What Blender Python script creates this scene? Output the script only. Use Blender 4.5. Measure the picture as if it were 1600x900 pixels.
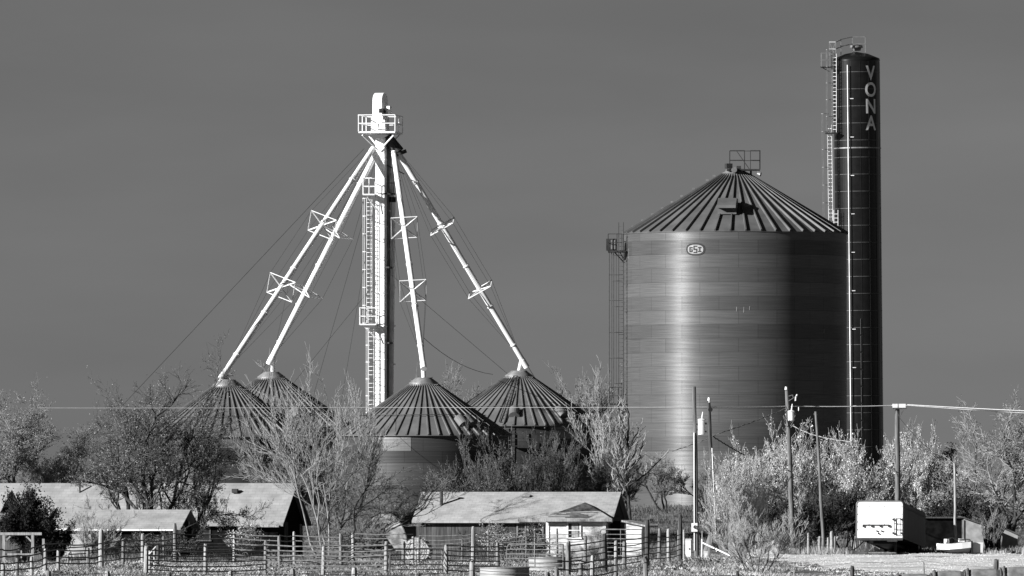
import bpy, math, random
import numpy as np
from mathutils import Vector, Matrix

for o in list(bpy.data.objects):
    bpy.data.objects.remove(o)
S = bpy.context.scene
COL = S.collection
R = math.radians

# ------------------------------------------------------------------ camera
F = 14000.0          # focal length in photo pixels (1600 wide): a long telephoto
CAMZ, HOR = 3.4, 775.0
cam = bpy.data.cameras.new('camera')
cam.sensor_width = 36.0
cam.lens = F / 1600 * 36.0
cam.shift_y = (HOR - 450) / 1600
cam.clip_start = 1.0
cam.clip_end = 20000
camo = bpy.data.objects.new('camera', cam)
COL.objects.link(camo)
camo.location = (0, 0, CAMZ)
camo.rotation_euler = (R(90), 0, 0)
S.camera = camo

# ------------------------------------------------------------------ light
SUN_EL, SUN_AZ = 20.5, 241.5        # azimuth clockwise from +Y: behind the camera, well to the left
SUN_STR = 5.0
SKY_STR = 0.05
SKY_GAIN = 0.268
w = bpy.data.worlds.new('World')
S.world = w
w.use_nodes = True
nt = w.node_tree
nt.nodes.clear()
out = nt.nodes.new('ShaderNodeOutputWorld')
bg = nt.nodes.new('ShaderNodeBackground')
sky = nt.nodes.new('ShaderNodeTexSky')
sky.sky_type = 'NISHITA'
sky.sun_disc = False
sky.sun_elevation = R(SUN_EL)
sky.sun_rotation = R(SUN_AZ)
sky.air_density = 1.0
sky.dust_density = 0.3
sky.ozone_density = 1.0
sep = nt.nodes.new('ShaderNodeSeparateColor')
nt.links.new(sky.outputs[0], sep.inputs[0])
mixc = nt.nodes.new('ShaderNodeMath'); mixc.operation = 'MULTIPLY'    # black and white film behind a red filter
nt.links.new(sep.outputs[0], mixc.inputs[0])
tc = nt.nodes.new('ShaderNodeTexCoord')
mp = nt.nodes.new('ShaderNodeMapping'); mp.inputs['Scale'].default_value = (14, 14, 60)
nz = nt.nodes.new('ShaderNodeTexNoise'); nz.inputs['Scale'].default_value = 1.0; nz.inputs['Detail'].default_value = 7
mr = nt.nodes.new('ShaderNodeMapRange')
mr.inputs[1].default_value = .3; mr.inputs[2].default_value = .75
mr.inputs[3].default_value = SKY_GAIN * .92; mr.inputs[4].default_value = SKY_GAIN * 1.12
nt.links.new(tc.outputs['Generated'], mp.inputs[0]); nt.links.new(mp.outputs[0], nz.inputs[0])
nt.links.new(nz.outputs[0], mr.inputs[0]); nt.links.new(mr.outputs[0], mixc.inputs[1])
nt.links.new(mixc.outputs[0], bg.inputs[0])
bg.inputs[1].default_value = SKY_STR
nt.links.new(bg.outputs[0], out.inputs[0])

sl = bpy.data.lights.new('sun', 'SUN')
sl.energy = SUN_STR
sl.angle = R(0.5)
sl.color = (1, 1, 1)
slo = bpy.data.objects.new('sun', sl)
COL.objects.link(slo)
sdir = Vector((math.sin(R(SUN_AZ)) * math.cos(R(SUN_EL)), math.cos(R(SUN_AZ)) * math.cos(R(SUN_EL)), math.sin(R(SUN_EL))))
slo.rotation_euler = sdir.to_track_quat('Z', 'Y').to_euler()
slo.location = (-60, -40, 60)

S.view_settings.view_transform = 'Standard'
S.view_settings.look = 'None'
S.view_settings.exposure = 1.0
S.view_settings.gamma = 1.0
S.view_settings.use_curve_mapping = False
S.cycles.max_bounces = 5

# ------------------------------------------------------------------ helpers
def sstep(a, b, t):
    t = np.clip((t - a) / (b - a), 0, 1)
    return t * t * (3 - 2 * t)

def gz(x, y):
    x = np.asarray(x, float); y = np.asarray(y, float)
    z = 2.5 * sstep(572, 622, y)
    und = .05 * np.sin(x * .55 + y * .11) + .035 * np.sin(x * 1.3 - y * .23 + 1) + .03 * np.sin(y * .41 + x * .2)
    z = z + und * sstep(280, 330, y) * (1 - sstep(640, 700, y))
    z = z - .38 * sstep(440, 500, y) * (1 - sstep(566, 580, y)) * (1 - sstep(5, 12, x))
    z = z - np.clip((16.8 - x) * .07, 0, .4) * (1 - sstep(300, 325, y)) * sstep(8, 12, x)
    return z

def g(x, y):
    return float(gz(x, y))

def PX(px, Y):
    return (px - 800) * Y / F

def PZ(py, Y):
    return CAMZ + (HOR - py) * Y / F

def P(px, py, Y):
    return Vector((PX(px, Y), Y, PZ(py, Y)))

class MB:
    def __init__(s):
        s.v = []; s.f = []
    def add(s, vs, fs):
        b = len(s.v)
        s.v.extend([tuple(q) for q in vs]); s.f.extend([tuple(b + i for i in q) for q in fs])
        return s
    def quad(s, *p):
        return s.add(p, [tuple(range(len(p)))])
    def hexa(s, p):     # 4 bottom, 4 top
        return s.add(p, [(3, 2, 1, 0), (4, 5, 6, 7), (0, 1, 5, 4), (1, 2, 6, 5), (2, 3, 7, 6), (3, 0, 4, 7)])
    def box(s, c, d, rz=0, m=None):
        x, y, z = d[0] / 2, d[1] / 2, d[2] / 2
        q = [Vector(t) for t in ((-x, -y, -z), (x, -y, -z), (x, y, -z), (-x, y, -z), (-x, -y, z), (x, -y, z), (x, y, z), (-x, y, z))]
        M = m if m is not None else Matrix.Rotation(rz, 3, 'Z')
        c = Vector(c)
        return s.hexa([c + M @ t for t in q])
    def tube(s, a, b, r, r2=None, n=6):
        a = Vector(a); b = Vector(b); r2 = r if r2 is None else r2
        d = (b - a)
        if d.length < 1e-6: return s
        d.normalize()
        u = d.cross(Vector((0, 0, 1)) if abs(d.z) < .9 else Vector((1, 0, 0))).normalized(); v = d.cross(u)
        vs = []
        for p, rr in ((a, r), (b, r2)):
            for k in range(n):
                t = 2 * math.pi * (k + .5) / n
                vs.append(p + (u * math.cos(t) + v * math.sin(t)) * rr)
        fs = [(k, (k + 1) % n, n + (k + 1) % n, n + k) for k in range(n)]
        fs.append(tuple(range(n - 1, -1, -1))); fs.append(tuple(range(n, 2 * n)))
        return s.add(vs, fs)
    def poly(s, pts, r, n=5, closed=False):
        pts = [Vector(p) for p in pts]
        for i in range(len(pts) - (0 if closed else 1)):
            s.tube(pts[i], pts[(i + 1) % len(pts)], r, n=n)
        return s
    def lathe(s, prof, n=48, c=(0, 0, 0)):
        c = Vector(c); b = []
        for r, z in prof:
            for k in range(n):
                t = 2 * math.pi * k / n
                b.append(c + Vector((r * math.cos(t), r * math.sin(t), z)))
        fs = []
        for i in range(len(prof) - 1):
            for k in range(n):
                fs.append((i * n + k, i * n + (k + 1) % n, (i + 1) * n + (k + 1) % n, (i + 1) * n + k))
        if prof[-1][0] > 1e-4: fs.append(tuple((len(prof) - 1) * n + k for k in range(n)))
        return s.add(b, fs)
    def prism(s, pts, d):      # planar outline pushed along d
        n = len(pts); d = Vector(d); p = [Vector(q) for q in pts]
        return s.add(p + [q + d for q in p], [tuple(range(n - 1, -1, -1)), tuple(range(n, 2 * n))] +
                     [(k, (k + 1) % n, n + (k + 1) % n, n + k) for k in range(n)])
    def build(s, name, mat, parent=None, smooth=False):
        me = bpy.data.meshes.new(name)
        me.from_pydata([tuple(q) for q in s.v], [], s.f)
        me.materials.append(mat)
        o = bpy.data.objects.new(name, me)
        COL.objects.link(o)
        if parent is not None: o.parent = parent
        import bmesh
        bm = bmesh.new(); bm.from_mesh(me); bmesh.ops.recalc_face_normals(bm, faces=bm.faces); bm.to_mesh(me); bm.free()
        if smooth:
            big_faces = [len(p.vertices) > 4 for p in me.polygons]
            me.polygons.foreach_set('use_smooth', [not q for q in big_faces])
            cap = set()
            for p in me.polygons:
                if len(p.vertices) > 4: cap.update(p.edge_keys)
            for e in me.edges:
                if e.key in cap: e.use_edge_sharp = True
        return o

def thing(name, label, cat, loc=(0, 0, 0), rz=0, group=None, rx=0):
    o = bpy.data.objects.new(name, None)
    COL.objects.link(o)
    o.empty_display_size = .3
    o.location = loc; o.rotation_euler = (rx, 0, rz)
    return tag(o, label, cat, group)

def tag(o, label=None, cat=None, group=None, kind=None):
    if label: o['label'] = label
    if cat: o['category'] = cat
    if group: o['group'] = group
    if kind: o['kind'] = kind
    return o

# ------------------------------------------------------------------ materials
def mat(name, lo, hi=None, rough=.75, metal=0.0, scale=6.0, stretch=(1, 1, 1), detail=5, spec=.3, coord='Object', contrast=(.35, .65), extra=None):
    hi = lo if hi is None else hi
    m = bpy.data.materials.new(name); m.use_nodes = True
    t = m.node_tree; N = t.nodes; L = t.links
    b = N['Principled BSDF']
    b.inputs['Roughness'].default_value = rough
    b.inputs['Metallic'].default_value = metal
    b.inputs['Specular IOR Level'].default_value = spec
    c = N.new('ShaderNodeTexCoord'); mp = N.new('ShaderNodeMapping'); nz = N.new('ShaderNodeTexNoise'); mr = N.new('ShaderNodeMapRange')
    mp.inputs['Scale'].default_value = stretch
    nz.inputs['Scale'].default_value = scale; nz.inputs['Detail'].default_value = detail
    mr.inputs[1].default_value, mr.inputs[2].default_value = contrast
    mr.inputs[3].default_value = lo; mr.inputs[4].default_value = hi
    L.new(c.outputs[coord], mp.inputs[0]); L.new(mp.outputs[0], nz.inputs[0]); L.new(nz.outputs[0], mr.inputs[0])
    val = mr.outputs[0]
    if extra: val = extra(N, L, c, val)
    L.new(val, b.inputs['Base Color'])
    return m

def mth(N, L, op, a, b=None, c=None):
    n = N.new('ShaderNodeMath'); n.operation = op
    for i, q in enumerate((a, b, c)):
        if q is None: continue
        if isinstance(q, (int, float)): n.inputs[i].default_value = q
        else: L.new(q, n.inputs[i])
    return n.outputs[0]

def shingle(course, wid, depth):
    def ex(N, L, c, val):
        br = N.new('ShaderNodeTexBrick')
        br.inputs['Scale'].default_value = 1.0
        br.inputs['Brick Width'].default_value = wid; br.inputs['Row Height'].default_value = course
        br.inputs['Mortar Size'].default_value = .02
        br.inputs['Color1'].default_value = (1, 1, 1, 1); br.inputs['Color2'].default_value = (1 - depth * .6,) * 3 + (1,)
        br.inputs['Mortar'].default_value = (1 - depth,) * 3 + (1,)
        sx = N.new('ShaderNodeSeparateXYZ'); cx = N.new('ShaderNodeCombineXYZ')
        L.new(c.outputs['Object'], sx.inputs[0]); L.new(sx.outputs[0], cx.inputs[0]); L.new(sx.outputs[1], cx.inputs[1])
        L.new(cx.outputs[0], br.inputs[0])
        return mth(N, L, 'MULTIPLY', val, br.outputs[0])
    return ex

def planks(step, depth, axis=0):
    def ex(N, L, c, val):
        sx = N.new('ShaderNodeSeparateXYZ'); L.new(c.outputs['Object'], sx.inputs[0])
        q = mth(N, L, 'DIVIDE', sx.outputs[axis], step)
        fr = mth(N, L, 'FRACT', q); fl = mth(N, L, 'FLOOR', q)
        wn = N.new('ShaderNodeTexWhiteNoise'); wn.noise_dimensions = '1D'; L.new(fl, wn.inputs['W'])
        line = mth(N, L, 'GREATER_THAN', fr, .1)
        a = mth(N, L, 'MULTIPLY_ADD', line, depth, 1 - depth)
        b = mth(N, L, 'MULTIPLY_ADD', wn.outputs[0], .4, .8)
        return mth(N, L, 'MULTIPLY', val, mth(N, L, 'MULTIPLY', a, b))
    return ex

def bin_wall(name, base, metal, rough, ring=1.12, sheets=18, k=.55, var=.35):
    m = bpy.data.materials.new(name); m.use_nodes = True
    t = m.node_tree; N = t.nodes; L = t.links
    b = N['Principled BSDF']
    b.inputs['Metallic'].default_value = metal; b.inputs['Roughness'].default_value = rough
    b.inputs['Specular IOR Level'].default_value = .12
    c = N.new('ShaderNodeTexCoord'); sx = N.new('ShaderNodeSeparateXYZ'); L.new(c.outputs['Object'], sx.inputs[0])
    row_f = mth(N, L, 'DIVIDE', sx.outputs[2], ring)
    row = mth(N, L, 'FLOOR', row_f); rfr = mth(N, L, 'FRACT', row_f)
    ang = mth(N, L, 'ARCTAN2', sx.outputs[1], sx.outputs[0])
    half = mth(N, L, 'MULTIPLY', mth(N, L, 'MODULO', mth(N, L, 'ADD', row, 100.0), 2.0), .5)
    colf = mth(N, L, 'MULTIPLY_ADD', ang, sheets / (2 * math.pi), half)
    colf = mth(N, L, 'ADD', colf, 100.0)
    coln = mth(N, L, 'FLOOR', colf); cfr = mth(N, L, 'FRACT', colf)
    cx = N.new('ShaderNodeCombineXYZ'); L.new(row, cx.inputs[0]); L.new(coln, cx.inputs[1])
    wn = N.new('ShaderNodeTexWhiteNoise'); wn.noise_dimensions = '2D'; L.new(cx.outputs[0], wn.inputs[0])
    wr = N.new('ShaderNodeTexWhiteNoise'); wr.noise_dimensions = '1D'; L.new(row, wr.inputs['W'])
    mp = N.new('ShaderNodeMapping'); mp.inputs['Scale'].default_value = (.4, .4, 85); L.new(c.outputs['Object'], mp.inputs[0])
    nz = N.new('ShaderNodeTexNoise'); nz.inputs['Scale'].default_value = 1.0; nz.inputs['Detail'].default_value = 6; L.new(mp.outputs[0], nz.inputs[0])
    v = mth(N, L, 'MULTIPLY_ADD', wn.outputs[0], var * .55, 1 - var * .28)
    v = mth(N, L, 'MULTIPLY', v, mth(N, L, 'MULTIPLY_ADD', wr.outputs[0], var * 1.2, 1 - var * .6))
    v = mth(N, L, 'MULTIPLY', v, mth(N, L, 'MULTIPLY_ADD', nz.outputs[0], 1.9, .05))
    seam = mth(N, L, 'MULTIPLY', mth(N, L, 'GREATER_THAN', cfr, .02), mth(N, L, 'GREATER_THAN', rfr, .05))
    v = mth(N, L, 'MULTIPLY', v, mth(N, L, 'MULTIPLY_ADD', seam, .22, .78))
    v = mth(N, L, 'MULTIPLY', v, base)
    L.new(v, b.inputs['Base Color'])
    # the corrugation, as a tilt of the true normal up and down
    tilt = mth(N, L, 'MULTIPLY', mth(N, L, 'SINE', mth(N, L, 'MULTIPLY', sx.outputs[2], 2 * math.pi / .1016)), k)
    cz = N.new('ShaderNodeCombineXYZ'); L.new(tilt, cz.inputs[2])
    ge = N.new('ShaderNodeNewGeometry')
    ad = N.new('ShaderNodeVectorMath'); ad.operation = 'ADD'; L.new(ge.outputs['Normal'], ad.inputs[0]); L.new(cz.outputs[0], ad.inputs[1])
    no = N.new('ShaderNodeVectorMath'); no.operation = 'NORMALIZE'; L.new(ad.outputs[0], no.inputs[0])
    L.new(no.outputs[0], b.inputs['Normal'])
    # a dull zinc coat under the sheen of the ridges
    b.inputs['Metallic'].default_value = 1.0
    df = N.new('ShaderNodeBsdfDiffuse'); L.new(v, df.inputs[0])
    mx_ = N.new('ShaderNodeMixShader'); mx_.inputs[0].default_value = metal
    L.new(df.outputs[0], mx_.inputs[1]); L.new(b.outputs[0], mx_.inputs[2])
    L.new(mx_.outputs[0], N['Material Output'].inputs[0])
    return m

M = {}
_mat = mat
def mat(name, lo, hi=None, *a, **k):
    # all but the whites are scaled darker, to deepen shade under the raised exposure
    q = 1.0 if name.startswith(('white', 'trailer_white', 'porcelain', 'letter', 'emblem', 'worn_white', 'pale_cable')) else .57
    return _mat(name, lo * q, None if hi is None else hi * q, *a, **k)
M['white'] = mat('white_paint', .72, .84, .45, scale=2.5, stretch=(1, 1, .3))
M['white_worn'] = mat('worn_white_steel', .58, .78, .5, scale=1.2, detail=8)
M['galv'] = mat('galvanised_steel', .3, .45, .5, metal=.4, scale=3)
M['steel_dark'] = mat('dark_steel', .04, .08, .6, metal=.3, scale=4)
M['roof_bin'] = mat('bin_roof_steel', .17, .25, .6, metal=.15, scale=.9, detail=8)
M['roof_big'] = mat('big_bin_roof_steel', .13, .20, .6, metal=.15, scale=.7, detail=8)
M['bin'] = bin_wall('corrugated_bin_wall', .112, .44, .35, var=.26)
M['bin_small'] = bin_wall('small_corrugated_wall', .06, .4, .45, ring=.82, sheets=14)
M['bin_bright'] = bin_wall('bright_corrugated_sheet', .17, .4, .5, ring=.82, sheets=14)
M['silo'] = mat('dark_enamel', .012, .018, .28, scale=1.5, spec=.25)
M['silo_seam'] = mat('silo_seam_steel', .10, .16, .5, scale=5)
M['letter'] = mat('letter_white', .7, .8, .6, scale=4)
M['plate'] = mat('emblem_white', .2, .3, .5, scale=4)
M['black'] = mat('black_paint', .015, .02, .6)
M['wood'] = mat('weathered_wood', .16, .42, .9, scale=5, stretch=(3, 3, .4), detail=8)
M['wood_pale'] = mat('pale_weathered_wood', .35, .62, .9, scale=5, stretch=(3, 3, .4), detail=8)
M['wood_dark'] = mat('dark_wood', .06, .16, .9, scale=5, stretch=(3, 3, .4), detail=8)
M['rail'] = mat('rusty_pipe_rail', .13, .28, .7, scale=3)
M['pole'] = mat('pole_wood', .13, .30, .9, scale=4, stretch=(4, 4, .3), detail=8)
M['pole_dark'] = mat('dark_pole_wood', .06, .15, .9, scale=4, stretch=(4, 4, .3), detail=8)
M['porcelain'] = mat('porcelain', .6, .75, .3, scale=6)
M['wire'] = mat('dark_wire', .03, .05, .6)
M['wire_pale'] = mat('pale_cable', .6, .75, .5)
M['shingle'] = mat('pale_shingle', .5, .66, .9, scale=1.3, detail=9, extra=shingle(.22, .4, .22))
M['shingle_b'] = mat('grey_shingle', .4, .56, .9, scale=1.1, detail=9, extra=shingle(.24, .45, .2))
M['shingle_dark'] = mat('dark_shingle', .05, .17, .95, scale=4, detail=9)
M['siding'] = mat('white_siding', .42, .62, .8, scale=3, stretch=(1, 1, 4), extra=planks(.2, .3, 2))
M['board'] = mat('board_wall', .07, .16, .9, scale=3, stretch=(4, 4, .5), extra=planks(.3, .6, 0))
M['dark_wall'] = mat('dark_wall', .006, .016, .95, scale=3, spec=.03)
M['pale_wall'] = mat('pale_stucco', .4, .6, .9, scale=3, detail=8)
M['glass'] = mat('window_glass', .02, .03, .15, spec=.5)
M['curtain'] = mat('curtain', .35, .6, .9, scale=8, stretch=(4, 1, .2))
M['trailer'] = mat('trailer_white', .5, .84, .5, scale=1.2, stretch=(1.5, 1, .35), detail=9, contrast=(.25, .5))
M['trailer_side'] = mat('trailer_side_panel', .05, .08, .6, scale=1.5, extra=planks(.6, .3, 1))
M['rubber'] = mat('rubber', .02, .03, .9)
M['straw'] = mat('straw', .45, .9, .95, scale=7, detail=9)
M['straw_b'] = mat('grey_straw', .15, .36, .95, scale=3, detail=9)
M['tank'] = bin_wall('tank_steel', .32, .15, .6, ring=.3, sheets=3, var=.15)
M['shed_end'] = mat('weathered_shed_end', .16, .55, .95, scale=1.6, detail=9)
M['stone'] = mat('pale_stone', .35, .55, .95, scale=3, detail=9)

def ground_extra(N, L, c, val):
    n2 = N.new('ShaderNodeTexNoise'); n2.inputs['Scale'].default_value = .35; n2.inputs['Detail'].default_value = 8
    L.new(c.outputs['Object'], n2.inputs[0])
    a = mth(N, L, 'MULTIPLY_ADD', n2.outputs[0], 2.2, -.35)
    return mth(N, L, 'MULTIPLY', val, mth(N, L, 'MAXIMUM', a, .25))
M['ground'] = mat('dry_ground', .10, .42, .95, scale=2.2, detail=10, stretch=(1, .35, 1), extra=ground_extra)
M['track'] = mat('pale_track', .78, 1.0, .95, scale=1.2, detail=10, stretch=(.35, .2, 1))
M['grass'] = mat('dry_grass', .12, .66, .95, scale=.16, detail=9, contrast=(.4, .62))
M['litter'] = mat('pale_litter', .6, .95, .95, scale=1.5)
M['grass_dark'] = mat('shaggy_grass', .08, .26, .95, scale=.9, detail=6)
# bark and leaf tones
M['bark_dark'] = mat('dark_bark', .035, .09, .95, scale=5, detail=6)
M['bark_mid'] = mat('grey_bark', .10, .20, .95, scale=5, detail=6)
M['bark_pale'] = mat('pale_bark', .30, .52, .95, scale=4, detail=6)
M['twig_dark'] = mat('dark_twigs', .10, .22, .95, scale=1)
M['twig_mid'] = mat('grey_twigs', .24, .44, .95, scale=1)
M['twig_pale'] = mat('pale_twigs', .42, .66, .95, scale=1)
M['twig_wisp'] = mat('wispy_twigs', .5, .8, .95, scale=1)
M['leaf_pale'] = mat('pale_leaves', .5, 1.25, .9, scale=1.6, detail=4)
M['leaf_mid'] = mat('grey_leaves', .10, .30, .9, scale=1.6, detail=4)
M['leaf_soft'] = mat('soft_leaves', .2, .52, .9, scale=1.6, detail=4)
M['needle'] = mat('juniper_needles', .008, .02, .95, scale=2)

# ------------------------------------------------------------------ ground
def sheet(xs, ys, name, m, dz=0.0, keep=None):
    X, Y = np.meshgrid(xs, ys)
    Z = gz(X, Y) + dz
    v = np.stack([X, Y, Z], -1).reshape(-1, 3)
    nx = len(xs); i = np.arange((len(ys) - 1) * (nx - 1)); r = i // (nx - 1); c = i % (nx - 1)
    a = r * nx + c
    f = np.stack([a, a + 1, a + 1 + nx, a + nx], -1)
    if keep is not None:
        ctr = v[f].mean(1)
        f = f[keep(ctr[:, 0], ctr[:, 1])]
    me = bpy.data.meshes.new(name)
    me.from_pydata(v.tolist(), [], f.tolist())
    me.materials.append(m)
    me.polygons.foreach_set('use_smooth', [True] * len(me.polygons))
    o = bpy.data.objects.new(name, me); COL.objects.link(o)
    return o
xs = np.concatenate([[-6000, -2000, -700, -300, -150, -80], np.arange(-46, 52.1, 1.0), [90, 160, 300, 700, 2000, 6000]])
ys = np.concatenate([[-300, -50, 100, 180, 220, 250], np.arange(262, 640, 1.5), [650, 670, 700, 760, 850, 1000, 1400, 2500, 5000, 12000]])
tag(sheet(xs, ys, 'ground', M['ground']), kind='structure')
def on_track(x, y):
    left = 14.2 + .35 * np.sin(y * .3) + np.clip((470 - y) * .03, 0, 3) - np.clip((y - 490) * .0, 0, 1)
    return (x > left) & (y > 316 + 4 * np.sin(x * .5)) & (y < 519)
tag(sheet(xs, ys, 'dirt_track', M['track'], .02, on_track), kind='structure')

# ------------------------------------------------------------------ grain bins
def cone_roof(mb, R0, z0, r1, z1, n, rib_h=.13, rib_w=.05):
    sl = Vector((r1 - R0, 0, z1 - z0))
    for k in range(n):
        a0, a1 = 2 * math.pi * k / n, 2 * math.pi * (k + 1) / n
        c0, s0, c1, s1 = math.cos(a0), math.sin(a0), math.cos(a1), math.sin(a1)
        mb.quad((R0 * c0, R0 * s0, z0), (R0 * c1, R0 * s1, z0), (r1 * c1, r1 * s1, z1), (r1 * c0, r1 * s0, z1))
        # the lip bent down at the eave
        mb.quad((R0 * c0, R0 * s0, z0), (R0 * c0, R0 * s0, z0 - .04), (R0 * c1, R0 * s1, z0 - .04), (R0 * c1, R0 * s1, z0))
        nrm = Vector(((z1 - z0) * c0, (z1 - z0) * s0, R0 - r1)).normalized()
        t = Vector((-s0, c0, 0))
        pa = Vector((R0 * c0, R0 * s0, z0)); pb = Vector((r1 * c0, r1 * s0, z1))
        wa, wb, ha, hb = rib_w * 1.3, rib_w * .6, rib_h, rib_h * .7
        mb.hexa([pa - t * wa, pa + t * wa, pb + t * wb, pb - t * wb,
                 pa - t * wa * .7 + nrm * ha, pa + t * wa * .7 + nrm * ha, pb + t * wb * .7 + nrm * hb, pb - t * wb * .7 + nrm * hb])

def wall_patch(mb, Rr, z0, z1, a0, a1, n=8):
    for i in range(n):
        p, q = a0 + (a1 - a0) * i / n, a0 + (a1 - a0) * (i + 1) / n
        mb.quad((Rr * math.cos(p), Rr * math.sin(p), z0), (Rr * math.cos(q), Rr * math.sin(q), z0),
                (Rr * math.cos(q), Rr * math.sin(q), z1), (Rr * math.cos(p), Rr * math.sin(p), z1))

def roof_pt(R0, z0, r1, z1, a, t, h=0):
    nrm = Vector(((z1 - z0) * math.cos(a), (z1 - z0) * math.sin(a), R0 - r1)).normalized()
    r = R0 + (r1 - R0) * t
    return Vector((r * math.cos(a), r * math.sin(a), z0 + (z1 - z0) * t)) + nrm * h

def small_bin(px, Y, eave_py, top_py, Rr, label, ladder=False, patch=None, hatch_a=None, seed=0):
    X = PX(px, Y); z = g(X, Y)
    t = thing('grain_bin', label, 'grain bin', (X, Y, z), 0, 'small corrugated grain bins')
    ze = PZ(eave_py, Y) - z; zt = PZ(top_py, Y) - z
    r1 = .95; zc = zt - .45
    MB().lathe([(Rr, 0), (Rr, ze)], 96).build('wall', M['bin_small'], t, True)
    rf = MB(); cone_roof(rf, Rr + .22, ze, r1, zc, 50, .105)
    roof = rf.build('roof', M['roof_bin'], t)
    MB().lathe([(r1 + .12, zc - .06), (r1 + .1, zc + .08), (.62, zt - .06), (.58, zt), (.0001, zt + .02)], 32).build('roof_collar', M['galv'], t, True)
    cl = MB()
    for k in range(50):
        a = 2 * math.pi * (k + .5) / 50
        cl.box(roof_pt(Rr, ze, r1, zc, a, .965, .06), (.06, .06, .1), a)
    cl.build('roof_clips', M['galv'], t)
    # low guard ring standing off the roof
    ring = MB()
    ring.poly([roof_pt(Rr + .22, ze, r1, zc, 2 * math.pi * k / 50, .36, .17) for k in range(50)], .03, 4, True)
    ring.build('roof_ring', M['steel_dark'], t)
    if patch:
        pm = MB(); wall_patch(pm, Rr + .02, ze - patch[2], ze - .06, R(patch[0]), R(patch[1])); pm.build('bright_sheet', M['bin_bright'], t)
    for a in (hatch_a or []):
        hb = MB()
        c = roof_pt(Rr, ze, r1, zc, R(a), .22, .2)
        mtx = Matrix.Rotation(R(a), 3, 'Z') @ Matrix.Rotation(math.atan2(zc - ze, Rr - r1), 3, 'Y')
        # a hooded vent: half barrel lying on the roof, open end down the slope
        pts = [c + mtx @ Vector((.45, .42 * math.cos(q), -.15 + .5 * math.sin(q))) for q in [math.pi * i / 10 for i in range(11)]]
        hb.prism(pts, mtx @ Vector((-.9, 0, 0)))
        hb.build('roof_vent', M['roof_bin'], t)
    if ladder:
        lb = MB(); a = R(-102)
        pts = [[roof_pt(Rr, ze, r1, zc, a + da * (1 if i == 0 else 3.0), tt, .2) for da in (-.035, .035)] for i, tt in enumerate((0.03, .97))]
        for j in (0, 1): lb.tube(pts[0][j], pts[1][j], .04, n=4)
        for i in range(14):
            f = i / 13; lb.tube(pts[0][0].lerp(pts[1][0], f), pts[0][1].lerp(pts[1][1], f), .03, n=4)
        lb.build('roof_ladder', M['steel_dark'], t)
        # eave platform beside the ladder
        pb = MB(); c = Vector((-.6, -(Rr + .6), ze - .9))
        pb.box(c + Vector((.9, 0, -.6)), (1.8, .8, .06))
        for dx in (0, .9, 1.8):
            for dy in (-.38, .38): pb.tube(c + Vector((dx, dy, -.6)), c + Vector((dx, dy, .5)), .035, n=4)
        for dz in (-.05, .5):
            pb.tube(c + Vector((0, -.38, dz)), c + Vector((1.8, -.38, dz)), .035, n=4)
        pb.tube(c + Vector((0, -.38, .5)), c + Vector((1.8, -.38, -.55)), .03, n=4)
        pb.build('eave_platform', M['steel_dark'], t)
        wl = MB()
        for dx in (-.25, .25): wl.tube((dx - .8, -(Rr + .15), 0), (dx - .8, -(Rr + .15), ze + .1), .03, n=4)
        for i in range(int(ze / .3)): wl.tube((-1.05, -(Rr + .15), .2 + i * .3), (-.55, -(Rr + .15), .2 + i * .3), .02, n=4)
        wl.build('wall_ladder', M['galv'], t)
    return (X, Y, z + zt)

YB1, YB3, YB2, YB4 = 641, 640, 664, 664
tops = {}
tops['a'] = small_bin(355, YB1, 683, 593, 5.9, 'grain bin at the left end, its roof half hidden by the dark limbed tree', patch=(-93, -72, .8))
tops['b'] = small_bin(424, YB2, 667, 581, 5.9, 'grain bin behind the leftmost one, roof crossed by pale bare twigs', hatch_a=[-66])
tops['c'] = small_bin(662, YB3, 681, 590, 6.05, 'nearest grain bin with ribbed cone roof, beside the white elevator tower', patch=(-118, -98, 1.1), hatch_a=[-57, -50])
tops['d'] = small_bin(811, YB4, 666, 579, 6.1, 'grain bin with a ladder up its cone roof, right of the elevator', ladder=True, patch=(-68, -51, .95), hatch_a=[-94, -52])

# ------------------------------------------------------------------ ladder, cage, platform pieces
def ladder_pts(mb, a, b, wdir, w=.45, step=.3, r=.03):
    a = Vector(a); b = Vector(b); wd = Vector(wdir).normalized() * w / 2
    mb.tube(a - wd, b - wd, r, n=4); mb.tube(a + wd, b + wd, r, n=4)
    n = int((b - a).length / step)
    for i in range(1, n):
        p = a.lerp(b, i / n); mb.tube(p - wd, p + wd, r * .75, n=4)
def cage_pts(mb, a, b, wdir, out, w=.62, d=.75, hoop=1.1, r=.022):
    a = Vector(a); b = Vector(b); u = Vector(wdir).normalized(); o = Vector(out).normalized()
    arc = [u * (w / 2 * math.cos(q)) + o * (d * math.sin(q)) for q in [math.pi * i / 8 for i in range(9)]]
    n = max(1, int((b - a).length / hoop))
    for i in range(n + 1):
        p = a.lerp(b, i / n); mb.poly([p + q for q in arc], r * 1.3, 4)
    for q in arc[1:-1:3]: mb.tube(a + q, b + q, r, n=4)
def railing(mb, pts, z, h, r=.035, closed=False, mids=(0.5,), posts=True):
    pts = [Vector((p[0], p[1], z)) for p in pts]
    n = len(pts)
    for i in range(n if closed else n - 1):
        p, q = pts[i], pts[(i + 1) % n]
        for f in tuple(mids) + (1.0,): mb.tube(p + Vector((0, 0, h * f)), q + Vector((0, 0, h * f)), r, n=4)
    if posts:
        for p in pts: mb.tube(p, p + Vector((0, 0, h)), r, n=4)

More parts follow.
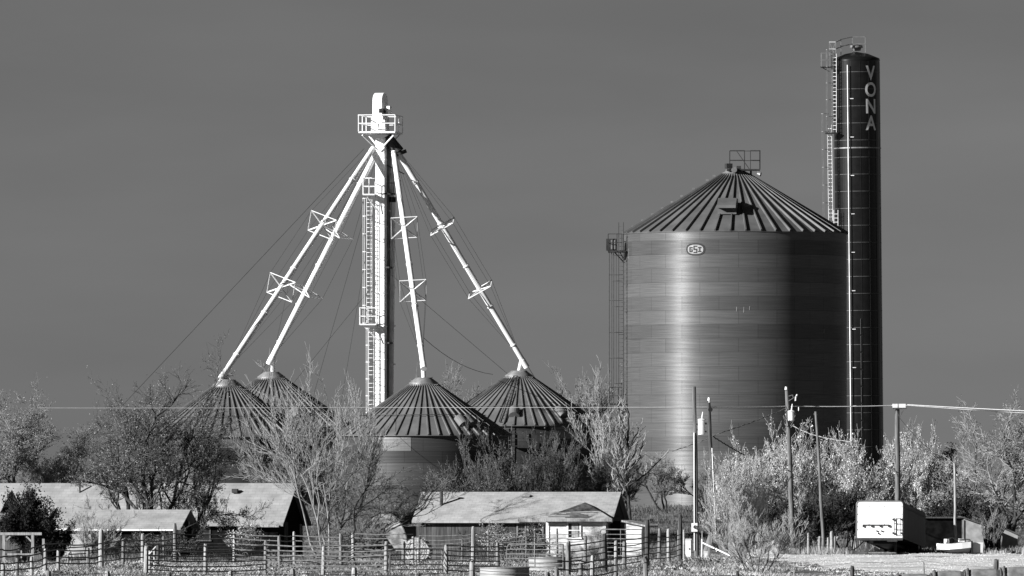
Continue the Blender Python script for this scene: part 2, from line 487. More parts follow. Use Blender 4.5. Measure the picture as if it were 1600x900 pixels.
# ------------------------------------------------------------------ the big bin
YB = 722.0; SB = F / YB
bx, bz = PX(1149, YB), g(PX(1149, YB), YB)
RB = 174 / SB
big = thing('large_grain_bin', 'huge corrugated steel grain bin with cone roof and oval emblem', 'grain bin', (bx, YB, bz))
zE = PZ(366, YB) - bz; zT = PZ(270, YB) - bz
bwo = MB().lathe([(RB, 0), (RB, zE)], 360).build('wall', M['bin'], big, True)
bwo.cycles.shadow_terminator_geometry_offset = 0.0
bwo.cycles.shadow_terminator_offset = 0.0
rf = MB(); rr1 = 1.1
cone_roof(rf, RB + .07, zE, rr1, zT - .15, 46, .18, .055)
rf.build('roof', M['roof_big'], big)
MB().lathe([(rr1 + .3, zT - .28), (rr1 + .05, zT - .05), (.8, zT + .12), (.75, zT + .3), (.0001, zT + .34)], 32).build('roof_collar', M['galv'], big, True)
# roof vent hood facing the camera
vh = MB(); a = R(-97)
c = roof_pt(RB, zE, rr1, zT, a, .33, 0)
mtx = Matrix.Rotation(a + R(90), 3, 'Z')
prof = [(.3, -.3), (-.55, -.38), (-.4, .12), (-1.05, .1), (-1.0, .32), (-.15, .92), (.95, .85), (.9, .2)]
vh.prism([c + mtx @ Vector((-.75, y, z + .15)) for y, z in prof], mtx @ Vector((1.5, 0, 0)))
vh.build('roof_vent', M['roof_big'], big)
# eave bolts and small hatches along the left slope
hb = MB()
for tt in (.93, .86, .72, .6, .5, .4, .3, .2, .1):
    p = roof_pt(RB, zE, rr1, zT, R(181), tt, .12); hb.box(p, (.22, .22, .16))
hb.build('roof_step', M['galv'], big)
# peak platform
pk = MB(); z0 = PZ(266, YB) - bz
def BX(px): return PX(px, YB) - bx
x0, x1, x2 = BX(1135), BX(1163), BX(1187)
pk.box(((x0 + x2) / 2, -.6, z0), (x2 - x0, 1.1, .12))
pk.build('peak_platform', M['steel_dark'], big)
pr = MB(); hh = (268 - 238) / SB
railing(pr, [(BX(1140), -1.1), (x1, -1.1)], z0, hh); railing(pr, [(BX(1172), -1.1), (x2, -1.1)], z0, hh)
railing(pr, [(BX(1140), -.05), (x1, -.05), (x2, -.05), (x2, -1.1)], z0, hh)
pr.tube((BX(1150), -1.1, z0 + hh), (BX(1171), -1.1, z0), .04, n=4)
pr.build('peak_railing', M['steel_dark'], big)
MB().tube((BX(1173), -.6, z0), (BX(1173), -.6, z0 - 1.5), .08).build('platform_leg', M['steel_dark'], big)
lm = MB(); lm.tube((BX(1184), -1.1, z0 - .1), (BX(1184), -1.1, z0 - .3), .03); lm.tube((BX(1183), -1.1, z0 - .3), (BX(1188), -1.2, z0 - .38), .12, .18, 10)
lm.build('flood_lamp', M['galv'], big)
mo = MB(); mo.tube((BX(1146.5), -1.0, z0 - .02), (BX(1146.5), -1.5, z0 - .02), .22, n=16); mo.build('motor_end', M['galv'], big, False)
gb = MB(); gb.box((BX(1138), -1.0, z0 + .3), (.5, .5, .4), .3); gb.box((BX(1154), -.9, z0 + .2), (.35, .3, .22)); gb.build('gearbox', M['steel_dark'], big)
# left-hand ladder, cage, conduits and platforms
th = R(188)
def side(px, dy=-1.0): return Vector((BX(px), dy, 0))
ld = MB()
ladder_pts(ld, side(970, -2.2), side(970, -2.2) + Vector((0, 0, zE + .9)), (1, -.35, 0), .4, .32, .03)
ld.build('side_ladder', M['steel_dark'], big)
cg = MB()
for q0, q1 in ((PZ(700, YB), PZ(640, YB)), (PZ(600, YB), PZ(400, YB))):
    a0, a1 = side(970, -2.2) + Vector((0, 0, q0 - bz)), side(970, -2.2) + Vector((0, 0, q1 - bz))
    cage_pts(cg, a0, a1, (.35, 1, 0), (-1, 0, 0), .7, .75, 2.0)
cg.build('ladder_cage', M['steel_dark'], big)
cd = MB()
for px, top in ((951.5, 392), (955.5, 392), (958.5, 396)):
    cd.tube(side(px) + Vector((0, 0, PZ(632, YB) - bz)), side(px) + Vector((0, 0, PZ(top, YB) - bz)), .035, n=5)
for py in (430, 470, 520, 560, 600): cd.tube(side(951) + Vector((0, 0, PZ(py, YB) - bz)), side(973) + Vector((0, 0, PZ(py, YB) - bz)), .025, n=4)
cd.build('conduit', M['steel_dark'], big)
for pyf, pxl, pxr, hr in ((394, 950, 977, 1.4), (632, 952, 977, 1.35)):
    pl = MB()
    zf = PZ(pyf, YB) - bz
    pl.box(((BX(pxl) + BX(pxr)) / 2, -1.6, zf), (BX(pxr) - BX(pxl), 1.5, .14))
    railing(pl, [(BX(pxr) - .3, -2.35), (BX(pxl) + .7, -2.35), (BX(pxl), -2.35), (BX(pxl), -.85)], zf, hr, .035)
    pl.tube((BX(pxl) + .45, -2.2, zf), (BX(pxr) - .1, -1.6, zf - .9), .05, n=4)
    pl.tube((BX(pxl) + .9, -2.2, zf), (BX(pxr) - .1, -1.6, zf - .7), .04, n=4)
    pl.build('side_platform', M['steel_dark'], big)
zf = PZ(394, YB) - bz
cb = MB(); cb.box((BX(955), -1.8, zf + .55), (.85, .6, .95)); cbo = cb.build('control_box', M['steel_dark'], big)
MB().box((BX(957.5), -2.12, zf + .55), (.36, .03, .75)).build('box_door', M['galv'], cbo)
# emblem
EA = math.asin((1083.5 - 1149) / 174)
ez = PZ(394, YB) - bz
def wrap(x, z, r): 
    q = EA + x / RB
    return (r * math.sin(q), -r * math.cos(q), ez + z)
def oval(mb, ra, rb, r):
    pts = [wrap(ra * math.copysign(abs(math.cos(t)) ** .8, math.cos(t)), rb * math.copysign(abs(math.sin(t)) ** .8, math.sin(t)), r) for t in [2 * math.pi * k / 40 for k in range(40)]]
    cc = wrap(0, 0, r)
    mb.add([cc] + pts, [(0, k + 1, (k + 1) % 40 + 1) for k in range(40)])
e0 = MB(); oval(e0, .8, .5, RB + .03); e0 = e0.build('emblem_border', M['black'], big)
e1 = MB(); oval(e1, .66, .37, RB + .045); e1.build('emblem_plate', M['plate'], e0)
def text_mesh(txt, size, bold, fn, name, m, parent, align='CENTER', extr=0):
    cu = bpy.data.curves.new('t', 'FONT'); cu.body = txt; cu.size = size; cu.offset = bold; cu.align_x = align; cu.resolution_u = 4
    ob = bpy.data.objects.new('t', cu); COL.objects.link(ob)
    bpy.context.view_layer.update()
    me = bpy.data.meshes.new_from_object(ob.evaluated_get(bpy.context.evaluated_depsgraph_get()))
    bpy.data.objects.remove(ob); bpy.data.curves.remove(cu)
    import bmesh
    bm = bmesh.new(); bm.from_mesh(me)
    bmesh.ops.triangulate(bm, faces=bm.faces)
    bmesh.ops.subdivide_edges(bm, edges=[e for e in bm.edges if e.calc_length() > .25], cuts=2)
    for v in bm.verts: v.co = Vector(fn(v.co.x, v.co.y))
    bm.to_mesh(me); bm.free()
    me.name = name; me.materials.clear(); me.materials.append(m)
    o = bpy.data.objects.new(name, me); COL.objects.link(o)
    if parent: o.parent = parent
    return o
# block letters built from bars: G, taller S, I
lt = MB()
def bar(x0, z0, x1, z1):
    x0 -= .012; z0 -= .012; x1 += .012; z1 += .012
    n = 3
    for i in range(n):
        xa, xb = x0 + (x1 - x0) * i / n, x0 + (x1 - x0) * (i + 1) / n
        lt.quad(wrap(xa, z0, RB + .06), wrap(xb, z0, RB + .06), wrap(xb, z1, RB + .06), wrap(xa, z1, RB + .06))
tk = .085
for b_ in ((-.50, .10, -.24, .17), (-.50, -.21, -.43, .10), (-.43, -.21, -.24, -.14), (-.31, -.14, -.24, -.01), (-.36, -.05, -.31, -.01),
           (-.15, .21, .15, .28), (-.15, .03, -.08, .21), (-.15, -.04, .15, .03), (.08, -.22, .15, -.04), (-.15, -.29, .15, -.22),
           (.24, .1, .5, .17), (.335, -.14, .405, .1), (.24, -.21, .5, -.14)):
    bar(*b_)
lt.build('emblem_lettering', M['black'], e0)
# pale scratches
for px, py, h in ((1146, 490, .35), (1157, 492, .45), (1166, 488, .3), (1283, 522, .3), (982, 405, .8)):
    q = math.asin((px - 1149) / 174)
    for s_ in (0,):
        sc = MB(); z_ = PZ(py, YB) - bz; r = RB + .02
        sc.quad((r * math.sin(q), -r * math.cos(q), z_), (r * math.sin(q + .006), -r * math.cos(q + .006), z_), (r * math.sin(q + .007), -r * math.cos(q + .007), z_ + h), (r * math.sin(q + .002), -r * math.cos(q + .002), z_ + h))
        sc.build('scratch', M['plate'], big)

# ------------------------------------------------------------------ the tall dark tower silo
YS = 748.0; SS = F / YS
RS = 36.2 / SS
sx_, sz_ = PX(1345, YS), g(PX(1345, YS), YS)
silo = thing('tower_silo', 'tall dark tower silo lettered VONA with caged ladder, behind the huge bin', 'silo', (sx_, YS, sz_))
silo.rotation_euler = (0, R(-.55), 0)
zs = PZ(95, YS) - sz_; zd = PZ(82, YS) - sz_
MB().lathe([(RS, 0), (RS, zs)], 72).build('shell', M['silo'], silo, True)
MB().lathe([(RS + .03, zs - .02), (RS - .02, zs + .18), (RS * .87, zs + .28), (RS * .5, zd - .12), (RS * .15, zd + .0), (.0001, zd + .05)], 72).build('dome', M['silo'], silo, True)
hp = MB(); k = 0
z_ = zs - 1.0
while z_ > 1:
    k += 1
    rr = RS + .012
    n = 72
    prof = [(RS, z_ - .025), (RS + .02, z_ - .02), (RS + .02, z_ + .02), (RS, z_ + .025)]
    hp.lathe(prof, n)
    z_ -= 1.42
hp.build('seam_band', M['silo_seam'], silo)
for i, py in enumerate((232,)):
    zz = PZ(py, YS) - sz_; MB().lathe([(RS, zz - .05), (RS + .05, zz - .05), (RS + .05, zz + .05), (RS, zz + .05)], 72).build('bright_band', M['galv'], silo)
vs_ = MB()
for a in range(-150, 40, 22):
    q = R(a + 90)
    vs_.box((math.cos(R(a)) * RS, math.sin(R(a)) * RS, zs / 2), (.04, .03, zs - .2), R(a))
vs_.build('vertical_seam', M['black'], silo)
vc = MB(); vc.lathe([(.35, zd + .15), (.4, zd + .35), (.55, zd + .4), (.5, zd + .6), (.0001, zd + .68)], 24); vc.build('roof_cap', M['galv'], silo, True)
# fill pipe down the front
qa = math.asin(-14 / 36.2)
fx, fy = math.sin(qa) * (RS + .22), -math.cos(qa) * (RS + .22)
fp = MB(); fp.tube((fx, fy, .3), (fx, fy, PZ(103, YS) - sz_), .05, n=12); fill = fp.build('fill_pipe', M['white_worn'], silo, True)
br = MB(); z_ = 2
while z_ < zs - 1:
    br.box((fx + .22, fy + .1, z_), (.5, .1, .06)); z_ += 3.2
br.build('pipe_bracket', M['white_worn'], fill)
t2 = MB(); q2 = math.asin(1 / 36.2)
for i in range(9):
    t2.tube((math.sin(q2) * (RS + .05), -math.cos(q2) * (RS + .05), 3 + i * 1.42), (math.sin(q2) * (RS + .05) , -math.cos(q2) * (RS + .05), 4.3 + i * 1.42), .03, n=4)
t2.build('thin_conduit', M['silo_seam'], silo)
# ladders on the left
def sil(px): return PX(px, YS) - sx_
ls = MB(); xl = sil(1304) + .30
def silx(px, py): 
    return PX(px, YS) - sx_ + (zs - (PZ(py, YS) - sz_)) * 0.0 
zt = PZ(70, YS) - sz_
dl = -(zs) * math.tan(R(-.55))   # the lean at the top is taken off in the local frame
def L3(px, dy, py):
    # point that shows at (px, py) from the front, written in the leaning frame
    W = Vector((PX(px, YS + dy), YS + dy, PZ(py, YS + dy))) - Vector((sx_, YS, sz_))
    return Matrix.Rotation(R(.55), 3, 'Y') @ W
ladder_pts(ls, L3(1303.5, -1.6, 208), L3(1303.5, -1.6, 84), (1, -.3, 0), .36, .31, .032)
ladder_pts(ls, L3(1298, -1.5, 345), L3(1296, -1.5, 195), (1, -.3, 0), .36, .31, .032)
ladder_pts(ls, L3(1306, -1.7, 366), L3(1306, -1.7, 328), (1, -.3, 0), .36, .31, .032)
ladder_pts(ls, L3(1306, -1.7, 640), L3(1306, -1.7, 366), (1, -.3, 0), .36, .31, .035)
ls.build('silo_ladder', M['white_worn'], silo)
lc = MB()
cage_pts(lc, L3(1297, -1.4, 208), L3(1297, -1.4, 78), (1, -.2, 0), (-.6, -1, 0), .5, .5, 1.2, .02)
cage_pts(lc, L3(1292.5, -1.4, 345), L3(1290, -1.4, 178), (1, -.2, 0), (-.6, -1, 0), .55, .5, 1.4, .02)
lc.build('ladder_cage', M['galv'], silo)
lp = MB()
a = L3(1299, -1.4, 208); lp.box(a, (1.0, .9, .1))
a = L3(1288, -1.3, 105); lp.box(a + Vector((.2, 0, 0)), (1.0, 1.0, .08))
lp.tube(L3(1282, -1.3, 104), L3(1296, -1.3, 112), .04, n=4)
lp.build('silo_platform', M['steel_dark'], silo)
rs = MB()
A_ = L3(1288, -1.3, 105)
railing(rs, [(A_.x - .25, A_.y + .5), (A_.x - .25, A_.y - .5), (A_.x + .15, A_.y - .5), (A_.x + .45, A_.y - .5)], A_.z, 1.15, .035)
tpts = []
for px, py, dy in ((1296, 90, -1.3), (1306, 90, -1.5), (1314, 86, -1.0), (1332, 82, -.6), (1352, 82, -.5), (1352, 82, .8)):
    tpts.append(L3(px, dy, py))
for i in range(len(tpts) - 1):
    for f in (.55, 1.0):
        rs.tube(tpts[i] + Vector((0, 0, 1.3 * f)), tpts[i + 1] + Vector((0, 0, 1.3 * f)), .05, n=4)
for p in tpts: rs.tube(p, p + Vector((0, 0, 1.3)), .04, n=4)
rs.tube(tpts[0] + Vector((0, 0, 1.3)), tpts[1], .035, n=4); rs.tube(tpts[1] + Vector((0, 0, 1.3)), tpts[0], .035, n=4)
rs.build('top_railing', M['galv'], silo)
# lettering, wrapped round the shell
LA = math.asin(20.5 / 36.2)
for ch, py in (('V', 126), ('O', 152), ('N', 178), ('A', 204)):
    zb = PZ(py, YS) - sz_
    def fn(x, y, zb=zb):
        q = LA + x * .86 / RS; r = RS + .035
        return (r * math.sin(q), -r * math.cos(q), zb + y * 1.0)
    text_mesh(ch, 1.66, .035, fn, 'lettering', M['letter'], silo)

# ------------------------------------------------------------------ the white bucket elevator tower
YT = 660.0; ST = F / YT
tx, tz = PX(597, YT), g(PX(597, YT), YT)
tw = thing('bucket_elevator', 'tall white bucket elevator tower with railed top platform and caged ladder', 'elevator tower', (tx, YT, tz))
def T(px, py, dy=0.0):
    return Vector((PX(px, YT + dy) - tx, dy, PZ(py, YT + dy) - tz))
def Tz(py): return PZ(py, YT) - tz
RZ = R(-17)
rot = Matrix.Rotation(RZ, 3, 'Z')
ca = MB(); ca.box(T(595.5, 500) * 1 * Vector((1, 0, 0)).x if False else (PX(595.5, YT) - tx, 0, Tz(216) / 2), (.68, .62, Tz(216)), RZ)
for py in range(250, 780, 52): ca.box((PX(595.5, YT) - tx, 0, Tz(py)), (.76, .7, .06), RZ)
ca.build('leg_casing', M['white'], tw)
ca2 = MB(); ca2.box((PX(606, YT) - tx, .7, Tz(225) / 2), (.36, .5, Tz(225)), RZ)
for py in range(240, 780, 52): ca2.box((PX(606, YT) - tx, .7, Tz(py + 8)), (.44, .58, .06), RZ)
ca2.build('return_casing', M['galv'], tw)
rp = MB(); rp.tube((PX(614, YT) - tx, .5, Tz(310)), (PX(609, YT) - tx, .5, 0), .19, n=12)
for py in range(330, 760, 60): rp.tube((PX(613, YT) - tx, .5, Tz(py)), (PX(613, YT) - tx, .5, Tz(py) + .1), .24, n=12)
rp.build('return_pipe', M['white_worn'], tw, True)
el = MB(); el.poly([T(623, 232, .2), T(612, 285, .3), T(613, 318, .5)], .16, 8); el.build('overflow_spout', M['white_worn'], tw)
jc = MB(); jc.tube(T(613, 316, .5), T(613, 308, .5), .28, n=12); jc.build('pipe_collar', M['black'], tw)
# head: a hood with a rounded back-to-front top
hd = MB(); prof = [(-.75, 0)] + [(-.75 * math.cos(q), 1.15 + .75 * math.sin(q) * .85) for q in [math.pi * i / 12 for i in range(13)]] + [(.75, 0)]
hx, hz = PX(594, YT) - tx, Tz(183)
hd.prism([Vector((hx, 0, hz)) + rot @ Vector((-.35, y, z)) for y, z in prof], rot @ Vector((.70, 0, 0)))
hd.build('head_hood', M['white'], tw)
hn = MB(); hn.box((hx, 0, Tz(196)), (.9, 1.6, 1.3), RZ); hn.build('head_boot', M['white_worn'], tw)
hc = MB(); hc.prism([T(589, 205, -1.1), T(602, 205, -1.1), T(601, 187, -.9), T(598, 187, -.9)], (.1, .5, 0)); hc.build('discharge_chute', M['white'], tw)
mt = MB(); mt.tube(T(592, 173, -1.15), T(599, 173, -1.15), .17, n=12); mt.box(T(601, 174, -1.0), (.25, .4, .5)); mt.build('drive_motor', M['steel_dark'], tw)
gd = MB(); gd.box(T(608, 172, -.7), (.24, .5, .58), RZ); gd.build('belt_guard', M['white'], tw)
# top platform
pc = [T(560, 208, -1.6), T(617, 208, -1.8), T(629, 208, 1.5), T(572, 208, 1.7)]
fl = MB(); zf = Tz(207)
fl.prism([(p.x, p.y, zf - .1) for p in pc], (0, 0, .12)); fl.build('top_platform', M['white'], tw)
rl = MB(); per = []
for i in range(4):
    p, q = pc[i], pc[(i + 1) % 4]; per += [p, p.lerp(q, .5)]
railing(rl, [(p.x, p.y) for p in per], zf, 26 / ST * 1.0, .045, True)
rl.build('top_railing', M['white'], tw)
bs = MB()
for a_, b_ in ((T(566, 211, -1.5), T(590, 234, -.5)), (T(615, 211, -1.6), T(592, 236, -.6)), (T(625, 210, 1.4), T(600, 234, .5)), (T(575, 210, 1.5), T(594, 234, .5))):
    bs.tube(a_, b_, .06, n=5)
bs.build('platform_brace', M['white'], tw)
ds = MB(); ds.tube(T(604, 214, .3), T(622, 238, .2), .42, .5, 12); ds.tube(T(622, 238, .2), T(624, 243, .2), .62, n=14); ds.build('distributor', M['steel_dark'], tw)
# ladder stages with cages
def stage(px, y0, y1, dy=-.5, cx=None):
    l = MB(); ladder_pts(l, T(px, y0, dy), T(px, y1, dy), (1, -.4, 0), .42, .3, .026); l.build('tower_ladder', M['white'], tw)
    c_ = MB(); cage_pts(c_, T(cx or px - 6, y0, dy - .2), T(cx or px - 6, y1, dy - .2), (1, -.3, 0), (-.5, -1, 0), .62, .55, 1.15, .02); c_.build('ladder_cage', M['white'], tw)
stage(577, 505, 310, cx=575); stage(580, 645, 513, cx=580)
for pxl, pxr, pf, pt in ((567, 586, 304, 278), (562, 588, 507, 481)):
    r1 = MB()
    A_, B_ = T(pxl, pf, -.9), T(pxr, pf, -.9)
    r1.box((A_ + B_) / 2 + Vector((0, .3, 0)), ((B_ - A_).x, 1.1, .1))
    railing(r1, [(B_.x, B_.y - .2), (A_.lerp(B_, .5).x, A_.y - .2), (A_.x, A_.y - .2), (A_.x, A_.y + .8), (B_.x, B_.y + .8)], A_.z, (pf - pt) / ST, .04)
    r1.tube(A_ + Vector((.2, 0, 0)), T(pxr + 6, pf + 28, -.5), .05, n=4)
    r1.build('rest_platform', M['white'], tw)
r2 = MB(); A_ = T(606, 303, -.6)
r2.box(A_ + Vector((.25, .3, 0)), (.6, .9, .1)); railing(r2, [(A_.x, A_.y), (A_.x + .45, A_.y), (A_.x + .45, A_.y + .8)], A_.z, 1.6, .035)
r2.tube(T(600, 256, .2), T(632, 272, .4), .05, n=4)
r2.build('back_landing', M['steel_dark'], tw)
bd = MB()
for py in (302, 418, 536): bd.box((PX(600, YT) - tx, .2, Tz(py)), (1.15, 1.1, .12), RZ)
bd.build('tie_band', M['steel_dark'], tw)

# spouts from the distributor down to each bin
def spout(label, A, B, end, r, fr, dirs, wires=True):
    o = thing('grain_spout', label, 'spout', A, 0, 'white spouts running from the elevator to the bins')
    A = Vector(A); B = Vector(B) - A; E = Vector(end) - A
    d = B.normalized()
    m_ = MB(); m_.tube((0, 0, 0), B, r, n=14)
    m_.build('pipe', M['white'], o, True)
    fl_ = MB()
    for f in (.14, .33, .53, .72, .9):
        p = B * f; fl_.tube(p - d * .04, p + d * .04, r + .05, n=14)
    fl_.build('pipe_flange', M['white_worn'], o)
    eb = MB(); eb.tube(B - d * .55, B + d * .1, r * 1.12, n=14); eb.tube(B.lerp(B - d * .6, 1) , Vector((E.x, E.y, E.z)), r * .85, r * .8, 12)
    eb.build('spout_end', M['white'], o, True)
    u, v = dirs
    u = (Vector(u) - d * Vector(u).dot(d)).normalized(); v = d.cross(u).normalized()
    tips = []
    for f, s in fr:
        t_ = MB(); c = B * f; tp = [c + (u + v) * s, c + (u - v) * s, c - (u + v) * s, c - (u - v) * s]
        for q in tp: t_.tube(c, q, .05, n=5)
        t_.poly(tp, .04, 4, True)
        t_.build('truss_frame', M['white'], o); tips.append(tp)
    wr = MB()
    for k in range(4):
        wr.poly([B * .02 + (tips[0][k] - B * fr[0][0]) * .15, tips[0][k], tips[1][k], B * .96], .011, 3)
    wr.build('truss_cable', M['wire'], o)
    return o
TW = Vector((tx, YT, tz))
def topv(k): return Vector(tops[k])
def at(px, py, Y): return P(px, py, Y)
spout('white spout reaching the leftmost bin, lowest and farthest left of the four', at(583, 232, YT), at(345, 592, YB1 - .3), topv('a') + Vector((.2, 0, -.1)), .21, ((.34, 1.0), (.61, 1.0)), ((1, -.2, -.4), None))
spout('white spout ending on the bin behind the leftmost one', at(586, 242, YT), at(421, 567, YB2 - .3), topv('b') + Vector((.1, 0, -.1)), .21, ((.37, 1.0), (.655, 1.0)), ((1, 1.2, .5), None))
spout('white spout dropping steeply to the nearest bin, right of the tower', at(615, 236, YT), at(662, 575, YB3), topv('c') + Vector((0, 0, -.1)), .2, ((.36, .95), (.65, .95)), ((1, 0, 0), None))
spout('white spout slanting right to the bin with the roof ladder', at(622, 238, YT), at(822, 572, YB4 - .3), topv('d') + Vector((0, 0, -.1)), .2, ((.345, .95), (.64, .95)), ((0, 1, .35), None))

# tower guy wires
def guy(label, a, b, r=.016, sag=0.0):
    m_ = MB(); a = Vector(a); b = Vector(b); c0 = a.copy()
    n = 8 if sag else 1
    pts = [(a.lerp(b, i / n) - c0) - Vector((0, 0, sag * 4 * (i / n) * (1 - i / n))) for i in range(n + 1)]
    m_.poly(pts, r, 4)
    o = m_.build('guy_wire', M['wire'])
    o.location = c0
    tag(o, label, 'guy wire', 'guy wires of the elevator tower')
    return o
def gnd(px, Y):
    x = PX(px, Y); return Vector((x, Y, g(x, Y)))
guy('guy wire running far left from the tower top down past the leftmost trees', P(569, 232, YT), gnd(40, 640))
guy('guy wire from the tower falling just left of the steep left spouts', P(575, 260, YT), gnd(300, 690), .013)
guy('guy wire between the left spouts and the ladder cage', P(583, 290, YT), gnd(440, 700), .013)
guy('steep guy wire beside the caged ladder', P(588, 300, YT), gnd(505, 620), .013)
guy('long guy wire falling right across the sky beyond the right spout', P(624, 245, YT), gnd(960, 700), .02)
guy('guy wire passing behind the steep spout towards the ladder bin', P(612, 430, YT), P(800, 590, 690), .013)
guy('slack wire looping from the steep spout to the ladder bin', P(662, 528, 645), P(770, 585, 676), .02, .5)
guy('guy wire crossing low behind the two left spouts', P(600, 425, YT), gnd(300, 655), .013)

# ------------------------------------------------------------------ houses
def roof_slabs(mb, L0, L1, D, ze, zr, o, t=.12, yc=0):
    s = (zr - ze) / (D / 2)
    for sg in (-1, 1):
        e = Vector((0, yc + sg * (D / 2 + o), ze - s * o)); r = Vector((0, yc, zr))
        q = []
        for dz in (-t, 0):
            q += [Vector((L0, e.y, e.z + dz)), Vector((L1, e.y, e.z + dz)), Vector((L1, r.y, r.z + dz)), Vector((L0, r.y, r.z + dz))]
        mb.hexa(q)
def gable_wall(mb, L0, L1, D, ze, zr, yc=0):
    mb.prism([(L0, yc - D / 2, -.55), (L0, yc + D / 2, -.55), (L0, yc + D / 2, ze - .13), (L0, yc, zr - .13), (L0, yc - D / 2, ze - .13)], (L1 - L0, 0, 0))
def window(parent, c, w_, h_, frame=M['white'], pane=M['glass'], curtain=False):
    f = MB(); t = .09
    x, y, z = c
    f.box((x, y, z + h_ / 2 + t / 2), (w_ + 2 * t, .08, t)); f.box((x, y, z - h_ / 2 - t / 2), (w_ + 2 * t + .1, .12, t))
    for s in (-1, 1): f.box((x + s * (w_ / 2 + t / 2), y, z), (t, .08, h_))
    f.box((x, y - .003, z), (w_, .05, .05))
    fo = f.build('window', frame, parent)
    MB().box((x, y + .02, z), (w_, .03, h_)).build('pane', pane, fo)
    if curtain:
        MB().box((x + w_ * .1, y, z), (w_ * .6, .03, h_ * .96)).build('curtain', M['curtain'], fo)
    return fo

# long house on the left, turned so its dark right gable shows
YH = 556.0
hx_, hy_ = PX(300, YH), YH
hs = thing('long_house', 'long low house with pale shingle roof and black right gable, behind the dark tree', 'house', (hx_, hy_, 0), R(-13))
Lr = 7.0
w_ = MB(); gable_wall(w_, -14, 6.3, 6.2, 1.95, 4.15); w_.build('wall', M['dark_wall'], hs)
rf = MB(); roof_slabs(rf, -14.4, 6.75, 6.2, 1.98, 4.2, .45); rfo = rf.build('roof', M['shingle_b'], hs)
fa = MB(); fa.box((5.4, -3.62, 1.55), (2.2, .04, .14)); fa.build('fascia', M['wood_pale'], hs)
vb = MB(); vb.box((3.0, -.9, 3.72), (.35, .3, .25)); vb.tube((-7, -.8, 3.5), (-7, -.8, 4.3), .06); vb.build('roof_vent', M['steel_dark'], rfo)
window(hs, (1.5, -3.12, 1.1), .9, .8, M['wood_dark'])
dr = MB(); dr.box((6.33, -1.2, .7), (.05, .9, 2.2)); dr.build('door_or_recess', M['wood_dark'], hs)
st = MB(); st.box((6.34, 2.4, 1.15), (.06, .3, 1.0)); st.build('corner_board', M['pale_wall'], hs)
# second house at the far left edge
YL = 548.0
hl = thing('edge_house', 'house cut by the left frame edge, only its roof end and gable showing', 'house', (PX(-60, YL), YL, 0), R(-16))
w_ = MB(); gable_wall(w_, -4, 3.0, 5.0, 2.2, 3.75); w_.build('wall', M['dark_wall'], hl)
rf = MB(); roof_slabs(rf, -4.3, 3.25, 5.0, 2.2, 3.8, .35); rf.build('roof', M['shingle'], hl)
# little gabled porch between the houses
YQ = 540.0
hq = thing('small_outbuilding', 'tiny gabled outbuilding between the juniper and the low shed', 'shed', (PX(72, YQ), YQ, 0), R(-35))
w_ = MB(); gable_wall(w_, -1.2, .6, 1.9, 2.0, 2.7); w_.build('wall', M['wood_dark'], hq)
rf = MB(); roof_slabs(rf, -1.4, .8, 1.9, 2.0, 2.72, .2, .08); rf.build('roof', M['shingle'], hq)
# low shed in front of the long house
YK = 530.0
hk = thing('low_shed', 'low shed with sagging grey roof and white eave board, behind corral posts', 'shed', (PX(195, YK), YK, 0), R(-14))
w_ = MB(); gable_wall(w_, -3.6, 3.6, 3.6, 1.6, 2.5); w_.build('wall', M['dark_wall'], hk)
rf = MB(); roof_slabs(rf, -4.1, 4.05, 3.6, 1.66, 2.6, .35, .08); rf.build('roof', M['shingle_b'], hk)
eb = MB(); eb.box((-3.0, -2.19, 1.42), (2.3, .04, .14)); eb.box((1.0, -2.19, 1.4), (5.2, .03, .09)); eb.build('eave_board', M['white'], hk)
fw = MB(); fw.box((-2.5, -1.83, .55), (2.0, .05, 1.9)); fw.build('front_panel', M['pale_wall'], hk)
dv = MB(); dv.box((3.63, -.3, .9), (.05, .75, 1.6)); dv.build('door_or_recess', M['wood_dark'], hk)
# open timber frame at the lower left
YP = 470.0
pg = thing('timber_frame', 'open pale timber frame with corner braces at the lower left edge', 'timber frame', (PX(28, YP), YP, g(PX(28, YP), YP)))
def pgx(px): return PX(px, YP) - PX(28, YP)
def pgz(py): return PZ(py, YP) - g(PX(28, YP), YP)
for px in (6, 51):
    MB().box((pgx(px), 0, pgz(836) / 2), (.15, .15, pgz(836))).build('post', M['wood_pale'], pg)
MB().box((pgx(28), 0, pgz(834)), (2.5, .17, .14), 0).build('beam', M['wood_pale'], pg)
MB().box((pgx(28), .02, pgz(866)), (1.45, .1, .09), 0).build('cross_rail', M['wood_pale'], pg)
for s, px in ((1, 6), (-1, 51)):
    MB().tube((pgx(px), 0, pgz(848)), (pgx(px + s * 10), 0, pgz(838)), .055, n=4).build('corner_brace', M['wood_pale'], pg)
for px in (-12, 66):
    MB().box((pgx(px), 1.2, pgz(842) / 2), (.13, .13, pgz(842))).build('post', M['wood_pale'], pg)
tb = thing('feed_box', 'pale box standing inside the timber frame', 'box', (PX(30, YP + 2), YP + 2, g(PX(30, YP + 2), YP + 2)))
MB().box((0, 0, .55), (.3, .3, .4)).build('body', M['pale_wall'], tb); MB().box((0, 0, .17), (.26, .26, .34)).build('stand', M['wood_dark'], tb)
# small dark cabin behind the frame
YC = 505.0
cbn = thing('dark_cabin', 'small dark cabin with low pitched roof under the juniper', 'shed', (PX(14, YC), YC, 0), R(-12))
w_ = MB(); gable_wall(w_, -1.2, 1.0, 1.8, 2.05, 2.4); w_.build('wall', M['wood_dark'], cbn)
rf = MB(); roof_slabs(rf, -1.4, 1.2, 1.8, 2.1, 2.45, .2, .07); rf.build('roof', M['wood'], cbn)

